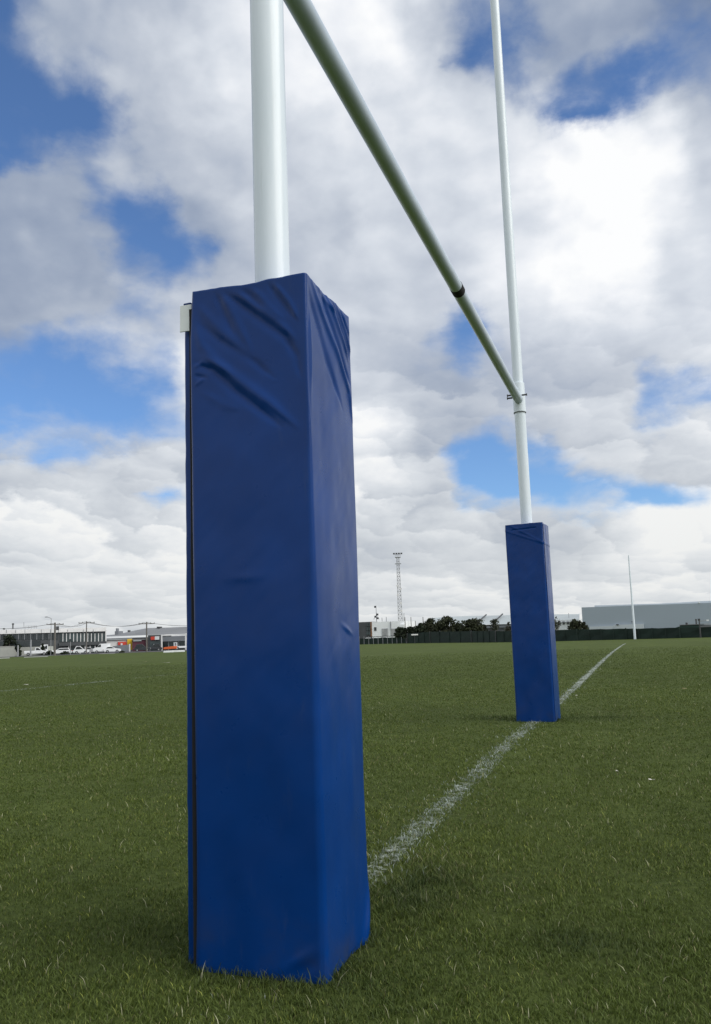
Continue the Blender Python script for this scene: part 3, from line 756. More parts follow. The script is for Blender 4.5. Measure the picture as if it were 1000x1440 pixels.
# ---- truck with raised tray parked at the office
def wheel_at(mb_parent, x, y, r, w):
    t = MB().tube((x, y-w/2, r), (x, y+w/2, r), r, n=16).build('tyre', M['rubber'], mb_parent, smooth=True)
    MB().tube((x, y-w/2-.01, r), (x, y+w/2+.01, r), r*.55, n=12).build('rim', M['metal'], t, smooth=True)
def vehicle(kind, px, D, paint, label, cat, flip=False, L_=4.5, group='vehicles parked before the buildings', turn=0):
    b = G(px, D); d = horiz_dir(px); rz = atan2(-d[0], d[1])+turn+(pi if flip else 0)
    names = {'car': 'parked_car', 'ute': 'pickup_truck', 'van': 'delivery_van', 'truck': 'flatbed_truck', 'suv': 'parked_car'}
    root = empty(names[kind], b, rz); tag(root, label, cat, group); h = L_/2
    if kind in ('car', 'suv'):
        top = 1.42 if kind == 'car' else 1.75
        body = [(-h,.35),(-h,.75),(-h+.35,.92),(h-1.25,.98),(h-.15,.82),(h,.6),(h,.3),(h-.4,.25),(-h+.4,.25)]
        cabin = [(-h+.3,.92),(-h+.75,top),(h-2.0,top),(h-1.15,.97)]
    elif kind == 'ute':
        body = [(-h,.45),(-h,1.05),(h-1.35,1.05),(h-.1,.95),(h,.7),(h,.4),(-h+.3,.4)]; cabin = [(-.35,1.05),(-.15,1.75),(h-2.0,1.75),(h-1.25,1.05)]
    elif kind == 'van':
        body = [(-h,.35),(-h,2.0),(-h+.1,2.1),(h-1.5,2.1),(h-.8,1.3),(h-.05,1.05),(h,.4),(-h+.3,.3)]; cabin = None
    else:
        body = [(-h,.75),(-h,.95),(h-1.9,.95),(h-1.9,2.35),(h-.4,2.35),(h-.05,1.5),(h,.5),(-h,.5)]; cabin = None
    wy = .88 if kind != 'truck' else 1.05
    MB().extr(body, -wy, wy).build('body', paint, root, bevel=.06)
    if cabin: MB().extr(cabin, -wy+.1, wy-.1).build('roof', paint, root, bevel=.05)
    if cabin:
        (a, z0), (b_, z1), (c, _), (d_, _) = cabin
        for s in (-1, 1):
            y0 = s*(wy-.1); mb = MB(); g = .1
            mb.add([(a+.25, y0+s*.01, z0+.07), (b_+.12, y0+s*.01, z1-g), (c-.08, y0+s*.01, z1-g), (d_-.22, y0+s*.01, z0+.07)], [(0,1,2,3)]); mb.build('window', M['glass'], root)
    else:
        for s in (-1, 1):
            zt = 1.95 if kind == 'van' else 2.15
            MB().add([(h-1.75, s*(wy+.01), 1.35), (h-1.75, s*(wy+.01), zt), (h-1.45, s*(wy+.01), zt), (h-.85, s*(wy+.01), 1.35)], [(0,1,2,3)]).build('window', M['glass'], root)
    for x in (-h+.85, h-.85):
        for s in (-1, 1):
            wheel_at(root, x, s*(wy-.08), .33 if kind != 'truck' else .45, .22)
    for s in (-1, 1): MB().box((h-.06, s*wy*.7-.14, .62), (h+.015, s*wy*.7+.14, .78)).build('headlight', M['white'], root)
    for s in (-1, 1): MB().box((-h-.015, s*wy*.8-.1, .66), (-h+.04, s*wy*.8+.1, .84)).build('tail_light', M['red'], root)
    return root
vehicle('ute', 51, 196, M['car_white'], 'white utility truck parked beside the round hedge at far left', 'truck', False, 5.0)
vehicle('car', 86, 197, M['car_white'], 'white hatchback parked between the two tall dark poles', 'car', True, 4.6)
vehicle('suv', 114, 197, M['car_white'], 'white tall wagon parked under the office fascia', 'car', False, 3.6)
vehicle('car', 128, 200, M['car_silver'], 'silver car parked right of the tall wagon', 'car', False, 3.4)
vehicle('van', 143, 196, M['car_white'], 'white van parked at the right corner of the office', 'van', True, 3.8)
vehicle('car', 158, 195, M['car_white'], 'white car parked before the grey sloping wall', 'car', False, 3.8)
vehicle('suv', 200, 203, M['car_dark'], 'dark wagon parked against the maroon wall', 'car', False, 4.0)
vehicle('suv', 217, 207, M['car_dark'], 'dark wagon parked before the showroom with red and white sign', 'car', True, 3.8)
vehicle('truck', 259, 200, M['car_white'], 'white flatbed truck parked right of the orange barrier', 'truck', False, 5.0)
vehicle('truck', 72, 202.5, M['car_white'], 'tall white flatbed truck parked against the office windows behind the hatchback', 'truck', True, 5.2)

# ---- big grey roofed warehouse behind, left of the near pad
o = Facade(150, 240, 330, 225, 'warehouse', 'long warehouse with wide grey roof behind the showrooms', 'building')
mbr = MB()
pts = [(150, 893.3), (166, 891.8), (190, 886.5), (207, 883.2), (240, 882.3), (285, 880.6), (330, 879.5)]
top = [o.sz(x, y, 14) for x, y in pts]; bot = [o.sz(x, 895.2-(x-150)*.035, 0) for x, y in pts]
vs = [(s_, 14, z) for s_, z in top]+[(s_, 0, z) for s_, z in bot]; n_ = len(pts)
mbr.add(vs, [(n_+i, n_+i+1, i+1, i) for i in range(n_-1)]); mbr.build('roof', M['roof_grey'], o.root)
o.part('wall', M['dark_wall'], 150, 895.5, 330, 921, .3, 14, toground=True)
o.part('gutter', M['grey_wall'], 150, 894.6, 330, 895.8, -.2, .25)
c = o.rect(161.5, 887.5, 166.5, 893, 10, 13); o.rect(163, 883.6, 165.2, 888, 11, 12, c); c.build('chimney', M['grey_wall'], o.root)
o.part('roof_vent', M['dark_metal'], 220.5, 881.2, 224, 883.4, 12, 14)
o.part('roof_vent', M['dark_metal'], 179.5, 886.2, 181.5, 888.5, 12, 13)

o = Facade(150, 215, 186, 215, 'shop_building', 'low white shop with red sign and yellow end wall', 'building')
o.part('wall', M['offwhite'], 150, 899.5, 179, 921, 0, 8, toground=True)
o.part('roof', M['roof_light'], 149.8, 898.4, 186, 899.6, -.4, 8.4)
o.part('end_wall', M['yellow'], 179, 898.6, 186, 914, -.5, -.05)
sg = o.part('sign', M['red'], 166, 902.6, 178, 907, -.3, -.06)
o.rect(169.8, 904.6, 172.4, 907.3, -.42, -.31).build('sign_panel', M['white'], sg)
def textobj(txt, fac, px, py, hpx, off, mat, parent, sx=1.0):
    cu = bpy.data.curves.new('lettering', 'FONT'); cu.body = txt; cu.align_x = 'CENTER'; cu.align_y = 'CENTER'
    D = np.linalg.norm(Pat(px, py, 210)-CAM); cu.size = hpx*210/F*1.4; cu.extrude = .01
    ob = bpy.data.objects.new('lettering', cu); COL.objects.link(ob); s_, z_ = fac.sz(px, py, off); ob.location = (s_, off, z_); ob.rotation_euler = (pi/2, 0, 0); ob.scale = (sx, 1, 1)
    ob.parent = parent; cu.materials.append(mat); return ob
o = Facade(140, 208, 182, 206, 'boundary_wall', 'pale grey block wall sloping down towards the white cars', 'wall')
a0, b0 = o.sz(149, 908.2), o.sz(181.5, 906.3); e0 = o.sz(181.8, 917)
MB().extr([(a0[0], -.3), (b0[0], -.3), (b0[0], b0[1]), (a0[0], a0[1]-.3)], 0, .25).build('wall_face', M['grey_wall'], o.root)
MB().box((b0[0], -.05, -.3), (b0[0]+.25, .3, b0[1]+.1)).build('pier', M['offwhite'], o.root)
o = Facade(186, 212, 207, 212, 'maroon_building', 'small maroon walled unit left of the showroom', 'building')
o.part('wall', M['maroon'], 186.4, 900, 208, 919, 0, 8, toground=True); o.part('roof', M['roof_grey'], 186, 898.2, 208, 900, -.2, 8.2)
o.part('sign', M['roof_light'], 187.5, 900.3, 199, 901.7, -.25, -.02)
o = Facade(207, 210, 330, 205, 'showroom', 'dark glass showroom with white canopy frames and a red and white square sign', 'building')
o.part('wall', M['dark_wall'], 208, 893, 227, 919, .2, 10, toground=True)
o.part('window', M['glass_t'], 211, 902, 226, 915, .1, .18)
sg = o.part('sign', M['red'], 212, 895.3, 217.6, 899.8, -.1, .1)
o.rect(217.8, 894.8, 223.8, 899.6, -.1, .1).build('sign_panel', M['white'], o.root)
o.part('poster', M['white'], 216, 905.5, 219, 908, .0, .08)
o.part('fascia', M['grey_wall'], 228, 894.2, 330, 900.4, .1, 1)
o.part('wall', M['glass_t'], 228, 900.6, 330, 919, 1.2, 10, toground=True)
o.part('canopy_post', M['offwhite'], 226.4, 892.4, 228.2, 919, -2, -1.7, toground=True)
o.part('canopy_beam', M['offwhite'], 228.2, 892.4, 262, 893.7, -2, -1.7)
o.part('canopy_post', M['offwhite'], 260.3, 890.6, 262.2, 919, -2.4, -2.1, toground=True)
o.part('canopy_beam', M['offwhite'], 262.2, 890.6, 330, 892, -2.4, -2.1)
o.part('mullion', M['metal'], 236.5, 900.6, 237.6, 915, .8, 1.1); o.part('mullion', M['metal'], 251, 900.6, 251.8, 915, .8, 1.1)
sg = o.part('sign', M['white'], 244.3, 903.2, 249.3, 909, -.2, 0)
o.rect(246.2, 904.4, 247.2, 908, -.26, -.21).build('sign_mark', M['dark_metal'], sg)
o.part('ledge', M['offwhite'], 237.5, 909.3, 262, 910.3, -.4, .7)
o.part('side_panel', M['rust'], 262.5, 895, 275, 915, .6, 1.1)
o = Facade(229, 190, 250, 189, 'safety_barrier', 'long orange barrier lying at the kerb before the showroom', 'barrier')
a0 = o.sz(230, 915)[0]; b0 = o.sz(248, 915)[0]
MB().extr([(a0, .35), (b0, .45), (b0, 1.05), (a0+(b0-a0)*.5, .95), (a0, .8)], 0, .5).build('panel', M['orange'], o.root, bevel=.05)
for k in range(3):
    x = a0+(b0-a0)*(.1+.4*k); MB().box((x-.08, .1, -.02), (x+.08, .4, .45)).build('leg', M['dark_metal'], o.root)
for (px, w, D, lab) in ((237, 1.8, 150, 'short white concrete kerb block at the field edge'), (250.5, 2.4, 152, 'long white concrete block at the field edge')):
    b = G(px, D); d = horiz_dir(px); k = MB().extr([(-w/2, 0), (w/2, 0), (w/2-.05, .32), (-w/2+.05, .32)], -.2, .2).build('concrete_block', M['white'], None, bevel=.03)
    k.location = b; k.rotation_euler = (0, 0, atan2(-d[0], d[1])); tag(k, lab, 'concrete block')

# ---- kerbs, road, paths at left
def flat_strip(name, pa, pb, Da, Db, mat, z, Da2, Db2, px_pad=0):
    mb = MB(); n = 12
    for i in range(n+1):
        t = i/n; px = pa+(pb-pa)*t
        g = G(px, Da+(Db-Da)*t); h = G(px, Da2+(Db2-Da2)*t); mb.v += [(g[0], g[1], g[2]+z), (h[0], h[1], h[2]+z)]
    for i in range(n): mb.f.append((2*i, 2*i+2, 2*i+3, 2*i+1))
    return tag(mb.build(name, mat), kind='structure')
flat_strip('road', -300, 480, 172, 172, M['asphalt'], .02, 260, 240)
flat_strip('footpath', -60, 14, 148, 150, M['path'], .03, 162, 162)
flat_strip('footpath', 34, 68, 152, 152, M['path'], .03, 162, 160)
flat_strip('footpath', 140, 162, 168, 166, M['path'], .035, 171.5, 171.5)

# ---- poles with crossarms, and wires
def utility(px, D, ytop, label, arm=True, r=.16):
    po, h = far_pole('utility_pole', px, D, ytop, r, r*.75, M['wood'], label, 'utility pole', 'power poles by the road')
    d = horiz_dir(px); po.rotation_euler = (0, 0, atan2(-d[0], d[1]))
    if arm:
        MB().box((-1.6, -.08, h-.45), (1.6, .08, h-.3)).build('crossarm', M['wood'], po)
        for x in (-1.5, -.8, .8, 1.5): MB().tube((x, 0, h-.3), (x, 0, h-.12), .05, n=8).build('insulator', M['dark_metal'], po)
    return po, h
p1, h1 = utility(77, 172, 875.5, 'thick dark power pole before the middle of the office block', r=.22)
MB().box((.2, -.25, h1-1.5), (.75, .25, h1-.75)).build('transformer', M['dark_metal'], p1)
p2, h2 = utility(121.5, 178, 873.5, 'slim power pole before the white columns of the office', r=.13)
p3, h3 = utility(206.3, 172, 874.5, 'dark power pole before the maroon building', r=.17)
utility(330, 172, 872, 'power pole further along the road behind the near pad', r=.17)
o_, h_ = far_pole('street_lamp', 71.5, 176, 869.5, .06, .05, M['metal'], 'thin street lamp beside the thick power pole', 'street lamp')
d_ = horiz_dir(71.5)
MB().tube((0, 0, h_), (-1.0, 0, h_+.3), .05, n=8).build('arm', M['metal'], o_); MB().box((-1.5, -.12, h_+.24), (-.9, .12, h_+.36)).build('lamp_head', M['dark_metal'], o_)
for px, D, yt, lb in ((43.3, 185, 899.5, 'short pale post before the utility truck'), (25.3, 184, 907.5, 'short pale post before the round hedge')):
    far_pole('bollard_post', px, D, yt, .17, .15, M['metal'], lb, 'post')
sp, sh = far_pole('sign_post', 99, 180, 902, .07, .07, M['metal'], 'thin sign post with small plate right of the hatchback', 'sign post')
MB().box((-.5, -.05, sh-.05), (.5, .05, sh+.5)).build('plate', M['glass_t'], sp)
def wires(pa, pb, label):
    mb = MB(); a, b = np.array(pa), np.array(pb); d = b-a; nrm_ = np.array([d[1], -d[0], 0]); nrm_ = nrm_/np.linalg.norm(nrm_)
    for off in (-1.5, -.8, .8, 1.5):
        pr = None
        for i in range(17):
            t = i/16; p = a+d*t+nrm_*off*.6; p[2] -= 4*.9*t*(1-t)*1.0
            if pr is not None: mb.tube(tuple(pr), tuple(p), .017, n=5, cap=False)
            pr = p.copy()
    o = mb.build('power_line', M['dark_metal']); tag(o, label, 'power line')
tp = lambda p, h: (p.location[0], p.location[1], p.location[2]+h-.1)
def ptat(px, D, py): g = G(px, D); return (g[0], g[1], Zat(px, py, D)+g[2])
wires(tp(p1, h1), tp(p2, h2), 'overhead wires between the thick pole and the slim pole')
wires(tp(p2, h2), tp(p3, h3), 'overhead wires sagging from the slim pole to the pole by the maroon building')
wires(tp(p3, h3), ptat(330, 172, 872.5), 'overhead wires leading behind the tall near pad')
wires(ptat(-60, 172, 879), tp(p1, h1), 'overhead wires left of the thick pole, above the office roof')

# ---- foliage
def tree(name, px, D, ytop, wpx, mat, label, cat, group=None, trunk=True, crown_lo=.25, nleaf=900, lean=0, leaf=.30, blobs=9, seed=0, base_py=None):
    rr = random.Random(seed+int(px*7)); b = G(px, D); H = Zat(px, ytop, D); Wd = wpx*D/F; root = empty(name, b, rr.random()*6); tag(root, label, cat, group)
    if trunk:
        mb = MB(); p = Vector((0, 0, -.2)); q = Vector((lean*.3, 0, H*crown_lo*1.1)); mb.tube(p, q, .05*H*.6+.05, .03*H*.6+.04, n=8)
        for k in range(7):
            a = rr.random()*2*pi; e = Vector((cos(a)*Wd*.33, sin(a)*Wd*.33, H*(.5+.4*rr.random()))); m_ = (q+e)/2+Vector((0, 0, -.1*H)); mb.tube(q, m_, .03*H*.4+.03, .04, n=6); mb.tube(m_, e, .04, .015, n=5)
        mb.build('trunk', M['bark'], root, smooth=True)
    bl = []
    for k in range(blobs):
        a = rr.random()*2*pi; rad = (rr.random()**.6)*Wd*.36; zc = H*(crown_lo+.12+(1-crown_lo-.25)*rr.random()); f = 1-.55*max(0, (zc/H-.6)/.4)
        bl.append((cos(a)*rad*f, sin(a)*rad*f, zc, Wd*(.13+.12*rr.random()), H*(.10+.07*rr.random())))
    bl.append((0, 0, H*.88, Wd*.14, H*.11))
    mb = MB()
    for k in range(nleaf):
        cx, cy, cz, rx, rz = rr.choice(bl); th, ph = rr.random()*2*pi, math.acos(2*rr.random()-1); ra = .45+.6*rr.random()
        c = Vector((cx+rx*ra*sin(ph)*cos(th), cy+rx*ra*sin(ph)*sin(th), cz+rz*ra*cos(ph))); c.z = max(c.z, .1)
        n = Vector((rr.gauss(0,1), rr.gauss(0,1), rr.gauss(0,1)+.4)).normalized(); a = n.orthogonal().normalized(); bb = n.cross(a); s = leaf*(.5+rr.random())
        mb.add([c+a*s, c+bb*s*.6, c-a*s, c-bb*s*.6], [(0,1,2,3)])
    mb.build('crown', mat, root); return root
gt = 'trees behind the dark green fence'
for px, D, yt, w, mt, lb, sd_ in ((565, 175, 882, 24, 'leaf_dark', 'low dark bush at the right foot of the white building', 1), (577, 172, 880.5, 26, 'leaf_dark', 'low dark bush between the white building and the tree clump', 2),
        (592, 168, 876, 24, 'leaf_dark', 'squat dark tree at the left end of the tree clump', 3), (606, 170, 869, 34, 'leaf', 'tall dark tree left of the tallest broad one', 4), (629, 166, 866, 44, 'leaf', 'tallest broad dark tree before the pale warehouse roof', 5),
        (645, 172, 876, 26, 'leaf_dark', 'low tree right of the tallest broad tree', 6), (663, 160, 870, 44, 'leaf', 'spreading dark tree under the first dark roof rib', 7), (681, 164, 878, 22, 'leaf_dark', 'low dark tree at the right end of the tree clump', 21)):
    tree('tree', px, D, yt, w, M[mt], lb, 'tree', gt, nleaf=2600, crown_lo=.06, leaf=.2, seed=sd_, blobs=22)
tree('tree', 697, 150, 869.5, 20, M['leaf_grey'], 'sparse grey tree with bare trunk before the warehouse left of the far pad', 'tree', gt, nleaf=700, crown_lo=.35, leaf=.15, seed=8)
tree('tree', 716, 160, 874, 14, M['leaf_grey'], 'thin grey tree touching the left side of the far pad', 'tree', gt, nleaf=600, crown_lo=.3, leaf=.15, seed=12)
tree('tree', 809, 122, 870, 20, M['leaf'], 'round dark tree with slim trunk standing at the fence right of the far pad', 'tree', gt, nleaf=1300, crown_lo=.38, leaf=.15, seed=9, blobs=12)
tree('tree', 822, 130, 874, 13, M['leaf'], 'small dark tree joined to the right side of the round tree', 'tree', gt, nleaf=600, crown_lo=.38, leaf=.15, seed=19)
tree('tree', 783, 150, 867, 16, M['leaf_grey'], 'thin shrub against the right side of the far pad', 'tree', gt, nleaf=200, crown_lo=.3, leaf=.15, seed=10)
gl = 'shrubs before the office block'
tree('tree', 13, 198, 891, 19, M['leaf_dark'], 'dark leafy tree before the left windows of the office', 'tree', gl, nleaf=1200, crown_lo=.2, leaf=.22, seed=11, blobs=12)
tree('shrub', 26.5, 190, 906, 13, M['leaf_dark'], 'round dark hedge shrub left of the utility truck', 'shrub', gl, trunk=False, nleaf=800, crown_lo=0, leaf=.18, seed=13)
tree('shrub', 60, 199, 905, 10, M['leaf_dark'], 'small dark shrub behind the utility truck', 'shrub', gl, trunk=False, nleaf=500, crown_lo=0, leaf=.18, seed=14)
tree('shrub', 70, 192, 915, 10, M['leaf_dark'], 'low dark shrub right of the utility truck', 'shrub', gl, trunk=False, nleaf=500, crown_lo=0, leaf=.18, seed=15)
tree('shrub', 91, 190, 916, 14, M['leaf_dark'], 'low dark shrub before the hatchback', 'shrub', gl, trunk=False, nleaf=500, crown_lo=0, leaf=.15, seed=16)
tree('shrub', 172, 180, 915.5, 10, M['leaf'], 'low green shrub at the foot of the grey sloping wall', 'shrub', gl, trunk=False, nleaf=400, crown_lo=0, leaf=.15, seed=17)
o = Facade(-60, 187, 21, 187, 'garden_wall', 'pale green grey garden wall at the left edge of the photo', 'wall')
o.part('wall_face', M['conc'], -60, 910.3, 20.5, 924, 0, .25, toground=True); o.part('coping', M['path'], -60, 909.7, 20.7, 910.4, -.06, .32)

# ---- white building, lattice mast and clutter, centre
o = Facade(480, 230, 572, 225, 'white_building', 'plain white two storey block with barred windows behind the dark fence', 'building')
o.part('wall', M['bright'], 523.5, 874, 569, 905, 0, 14, toground=True)
o.part('wall', M['bright'], 563, 878, 569.3, 905, -1, -.02, toground=True)
o.part('annexe', M['dark_wall'], 505, 874.6, 523.9, 905, .5, 12, toground=True)
for (x, y) in ((515.5, 876), (518.5, 876), (515.5, 882), (518.5, 882), (515.5, 888), (518.5, 888)): o.part('window', M['glass_t'], x, y, x+2.4, y+4.6, .3, .45)
o.part('column', M['rust'], 521.3, 874.6, 523.8, 895, .1, .45)
o.part('window', M['glass'], 526.2, 882, 529.4, 887, -.1, -.02)
for x0, x1 in ((537, 545.6), (549.3, 557.8)):
    w = o.part('window', M['grey_wall'], x0, 884, x1, 894.5, -.1, -.02)
    for k in range(5): o.rect(x0+(x1-x0)*(k+.5)/5-.25, 884.3, x0+(x1-x0)*(k+.5)/5+.25, 894, -.16, -.11).build('bar', M['offwhite'], w)
for x, yt in ((537, 868.5), (543, 867.5)): o.rect(x, yt, x+.45, 874, 3, 3.15).build('roof_pipe', M['dark_metal'], o.root)
o.part('downpipe', M['grey_wall'], 549, 874.2, 549.6, 885, -.3, -.05)
# lattice floodlight mast
def lattice(px, D, ybase, ytop, w0, w1, name, label, cat, head):
    g = G(px, D); H = Zat(px, ytop, D); root = empty(name, g, atan2(-horiz_dir(px)[0], horiz_dir(px)[1])); tag(root, label, cat)
    mb = MB(); n = 22; W_ = lambda t: (w0+(w1-w0)*t)/2; br = MB()
    for sx, sy in ((-1,-1), (1,-1), (1,1), (-1,1)): mb.tube((sx*W_(0), sy*W_(0), 0), (sx*W_(1), sy*W_(1), H), .085, .07, n=6)
    for k in range(n):
        t0, t1 = k/n, (k+1)/n; a, b = W_(t0), W_(t1); z0, z1 = H*t0, H*t1; c = [(-1,-1), (1,-1), (1,1), (-1,1)]
        for i in range(4):
            p, q = c[i], c[(i+1) % 4]
            if k % 2: p, q = q, p
            br.tube((p[0]*a, p[1]*a, z0), (q[0]*b, q[1]*b, z1), .055, n=5); br.tube((p[0]*b, p[1]*b, z1), (q[0]*b, q[1]*b, z1), .045, n=5)
    mb.build('legs', M['metal'], root); br.build('bracing', M['metal'], root)
    if head:
        MB().box((-.9, -.9, H), (.9, .9, H+.12)).build('platform', M['metal'], root)
        rl = MB()
        for z in (.5, .95): rl.box((-.9, -.92, H+z), (.9, -.88, H+z+.05)); rl.box((-.9, .88, H+z), (.9, .92, H+z+.05))
        for x in (-.9, 0, .85): rl.box((x, -.93, H+.1), (x+.05, -.87, H+1))
        rl.build('railing', M['metal'], root)
        for k in range(4): MB().box((-1.5+k*.8, -1.2, H+1.0), (-.9+k*.8, -.8, H+1.45)).build('floodlight', M['dark_metal'], root)
        MB().box((-1.0, -.5, H-2.1), (1.0, .5, H-1.9)).build('platform', M['metal'], root)
        ld = MB()
        for x in (.75, 1.05): ld.tube((x+.3, -.8, 0), (x+.3, -.8, H*.33), .05, n=5)
        for k in range(18): ld.tube((1.05, -.8, .4+k*.4*H/28), (1.35, -.8, .4+k*.4*H/28), .035, n=4)
        ld.build('ladder', M['metal'], root)
        for k, (x, z) in enumerate(((-.5, .55), (.5, .62), (-.5, .66), (.4, .45), (.5, .36))): MB().tube((x, -.7, H*z), (x, -.95, H*z), .38, n=10).build('antenna_dish', M['offwhite'], root)
    return root
lattice(564, 262, 872, 784, 1.45, .8, 'lattice_mast', 'tall steel lattice mast with floodlights rising behind the white building', 'mast', True)
om, hm_ = far_pole('antenna_pole', 530.5, 240, 851.5, .14, .08, M['metal'], 'short antenna pole with dishes left of the lattice mast', 'antenna')
for x, z in ((-.25, .9), (.3, .55), (-.3, .45), (.35, .38)): MB().box((x-.28, -.2, hm_*(.4+.6*z)), (x+.28, .2, hm_*(.4+.6*z)+.55)).build('antenna_box', M['dark_metal'], om)
MB().tube((-.9, 0, hm_*.62), (0, 0, hm_*.75), .06, n=6).build('strut', M['metal'], om); MB().tube((.9, 0, hm_*.62), (0, 0, hm_*.75), .06, n=6).build('strut', M['metal'], om)
for px, D, yt, lb in ((570.5, 210, 868, 'dark thin pole right of the lattice mast'), (579, 230, 867.5, 'thin pole above the low bush'), (585, 240, 873, 'shortest thin pole above the low bush'), (596, 215, 867.5, 'thin pole at the left end of the tree clump')):
    far_pole('lamp_post', px, D, yt, .13, .09, M['wood'], lb, 'pole', 'thin poles right of the mast')

# ---- pale-roofed warehouse behind trees
o = Facade(600, 235, 830, 215, 'pale_roof_warehouse', 'wide warehouse with pale sloping roof and dark ribs behind the trees', 'building')
a = [o.sz(606, 869, 16), o.sz(640, 866.8, 16), o.sz(745, 864.3, 16), o.sz(815, 863.5, 16)]; b = [o.sz(606, 879.8, 0), o.sz(640, 878.6, 0), o.sz(745, 877.4, 0), o.sz(815, 874, 0)]
MB().add([(s_, 16, z) for s_, z in a]+[(s_, 0, z) for s_, z in b], [(4,5,1,0), (5,6,2,1), (6,7,3,2)]).build('roof', M['roof_light'], o.root)
o.part('wall', M['dark_wall'], 606, 879, 745, 905, .4, 15, toground=True)
o.part('eave_band', M['grey_wall'], 640, 880, 745, 883, .1, .35)  # plain grey band along the wall below the eave
o.part('lower_wall', M['conc'], 640, 887.5, 745, 890, -.1, .3)
o.part('wall', M['white'], 776, 871.5, 815, 905, .4, 15, toground=True)
for i, (x0, y0, x1, y1) in enumerate(((672, 877, 684.5, 866), (695, 876.5, 707.5, 865))):
    p = o.sz(x0, y0, 2); q = o.sz(x1, y1, 14)
    MB().tube((p[0], 2-.3, p[1]+.3), (q[0], 14-.3, q[1]+.3), .22, n=6).build('roof_rib', M['dark_metal'], o.root)
for x in (779, 785, 791, 797): o.part('window', M['glass'], x, 874, x+3, 878, .2, .38)
MB().tube((o.sz(800, 866, 8)[0], 8, o.sz(800, 870, 8)[1]), (o.sz(800, 866, 8)[0], 8, o.sz(800, 862, 8)[1]), .08, n=6).build('aerial', M['metal'], o.root)

# ---- big blue-grey shed at right
o = Facade(817.5, 190, 1120, 178, 'blue_grey_warehouse', 'huge windowless blue grey warehouse filling the right horizon behind the fence', 'building')
p = [o.sz(817.8, 854.2), o.sz(1000, 847.6), o.sz(1120, 843.5)]
MB().extr([(p[0][0], -.3), (p[2][0], -.3), (p[2][0], p[2][1]), (p[1][0], p[1][1]), (p[0][0], p[0][1])], 0, 60).build('wall', M['warehouse'], o.root)
q = [o.sz(836, 851.4, 3), o.sz(930, 848.6, 3), o.sz(1000, 844.7, 3), o.sz(1120, 839, 3)]; zb = p[0][1]-.5
MB().extr([(q[0][0], zb), (q[3][0], zb), (q[3][0], q[3][1]), (q[2][0], q[2][1]), (q[1][0], q[1][1]), (q[0][0], q[0][1])], 3, 58).build('roof', M['warehouse_trim'], o.root)
s0 = p[0][0]; 
o.part('loading_band', M['warehouse_trim'], 829, 880.5, 863, 885.5, -.4, -.02)
o.part('loading_band', M['warehouse_trim'], 863, 878, 905, 885.5, -.45, -.05)
o.part('vent', M['dark_metal'], 866.5, 877.8, 869.5, 879.2, -.7, -.46)
o.part('vent', M['dark_metal'], 888, 873.8, 890.5, 875, -.3, -.03)
o.part('roof_lamp', M['white'], 981.8, 846.2, 983.8, 848.2, -.2, 0)

o = Facade(945, 150, 1120, 145, 'green_shed', 'low dark green shed behind the fence at the right edge', 'shed')
s0, z0 = o.sz(947, 883.5); s1, z1 = o.sz(990, 879.5); s2 = o.sz(956, 878.6)[0]; z2 = o.sz(970, 878.4)[1]
MB().extr([(s0, -.3), (s1, -.3), (s1, z1), (s2, z2), (s2, z0+.3), (s0, z0)], 0, 6).build('wall', M['shed_green'], o.root)
o.part('roof', M['roof_grey'], 955, 877.9, 990, 878.8, -.2, 6.2)
o.part('chimney', M['dark_metal'], 964, 875.5, 966, 878.3, 2, 2.6); o.part('flue', M['dark_metal'], 978, 870.4, 979.4, 878.2, 2, 2.4)
o = Facade(984, 140, 1120, 136, 'brick_building', 'low tan brick building at the far right edge behind the fence', 'building')
o.part('wall', M['rust'], 986, 880.6, 1120, 900, 0, 6, toground=True); o.part('roof', M['roof_grey'], 985, 877.4, 1120, 880.8, -.3, 6.3)
po, ph = far_pole('camera_pole', 984, 112, 870, .10, .08, M['dark_metal'], 'dark pole with side arm at the fence near the right edge', 'pole')
MB().tube((0, 0, ph*.86), (.95, .1, ph*.9), .04, n=6).build('arm', M['metal'], po); MB().box((.85, -.05, ph*.86), (1.15, .2, ph*.94)).build('camera', M['white'], po)
MB().box((-.16, -.1, ph*.9), (.12, .1, ph*1.0)).build('lamp_head', M['dark_metal'], po)

# ---- windbreak fence round the far side
fpts = [(573, 168, 2.0), (605, 160, 2.15), (663, 142, 1.95), (697, 132, 1.8), (745, 124, 1.65), (811, 119, 1.58), (880, 117, 1.45), (955, 114, 1.35), (1080, 112, 1.3)]
froot = empty('windbreak_fence', G(573, 168)); tag(froot, 'long dark green shade cloth fence along the far side of the field', 'fence'); F0 = G(573, 168)
mb = MB()
seg = []
for (a, b) in zip(fpts[:-1], fpts[1:]):
    A, B = G(a[0], a[1]), G(b[0], b[1]); n = 8
    for k in range(n): t = k/n; seg.append((A*(1-t)+B*t-F0, a[2]*(1-t)+b[2]*t+.04*sin(k*2.1)*random.random()))
seg.append((G(1080, 112)-F0, 1.5))
vs = []; fs = []
for i, (p, h) in enumerate(seg): w = .05*sin(i*1.7); vs += [(p[0], p[1]+w, p[2]-.02), (p[0], p[1]-w, p[2]+h*.5), (p[0], p[1]+w, p[2]+h)]
for i in range(len(seg)-1): fs += [(3*i, 3*i+3, 3*i+4, 3*i+1), (3*i+1, 3*i+4, 3*i+5, 3*i+2)]
mb.add(vs, fs).build('shade_cloth', M['fence'], froot)
for i in range(0, len(seg), 2):
    p, h = seg[i]; big = i % 8 == 0
    MB().tube((p[0], p[1]-.12, p[2]-.2), (p[0], p[1]-.12, p[2]+h+(.1 if big else .02)), .09 if big else .05, n=8).build('post', M['dark_metal'] if i < 26 and big else M['fence'], froot)
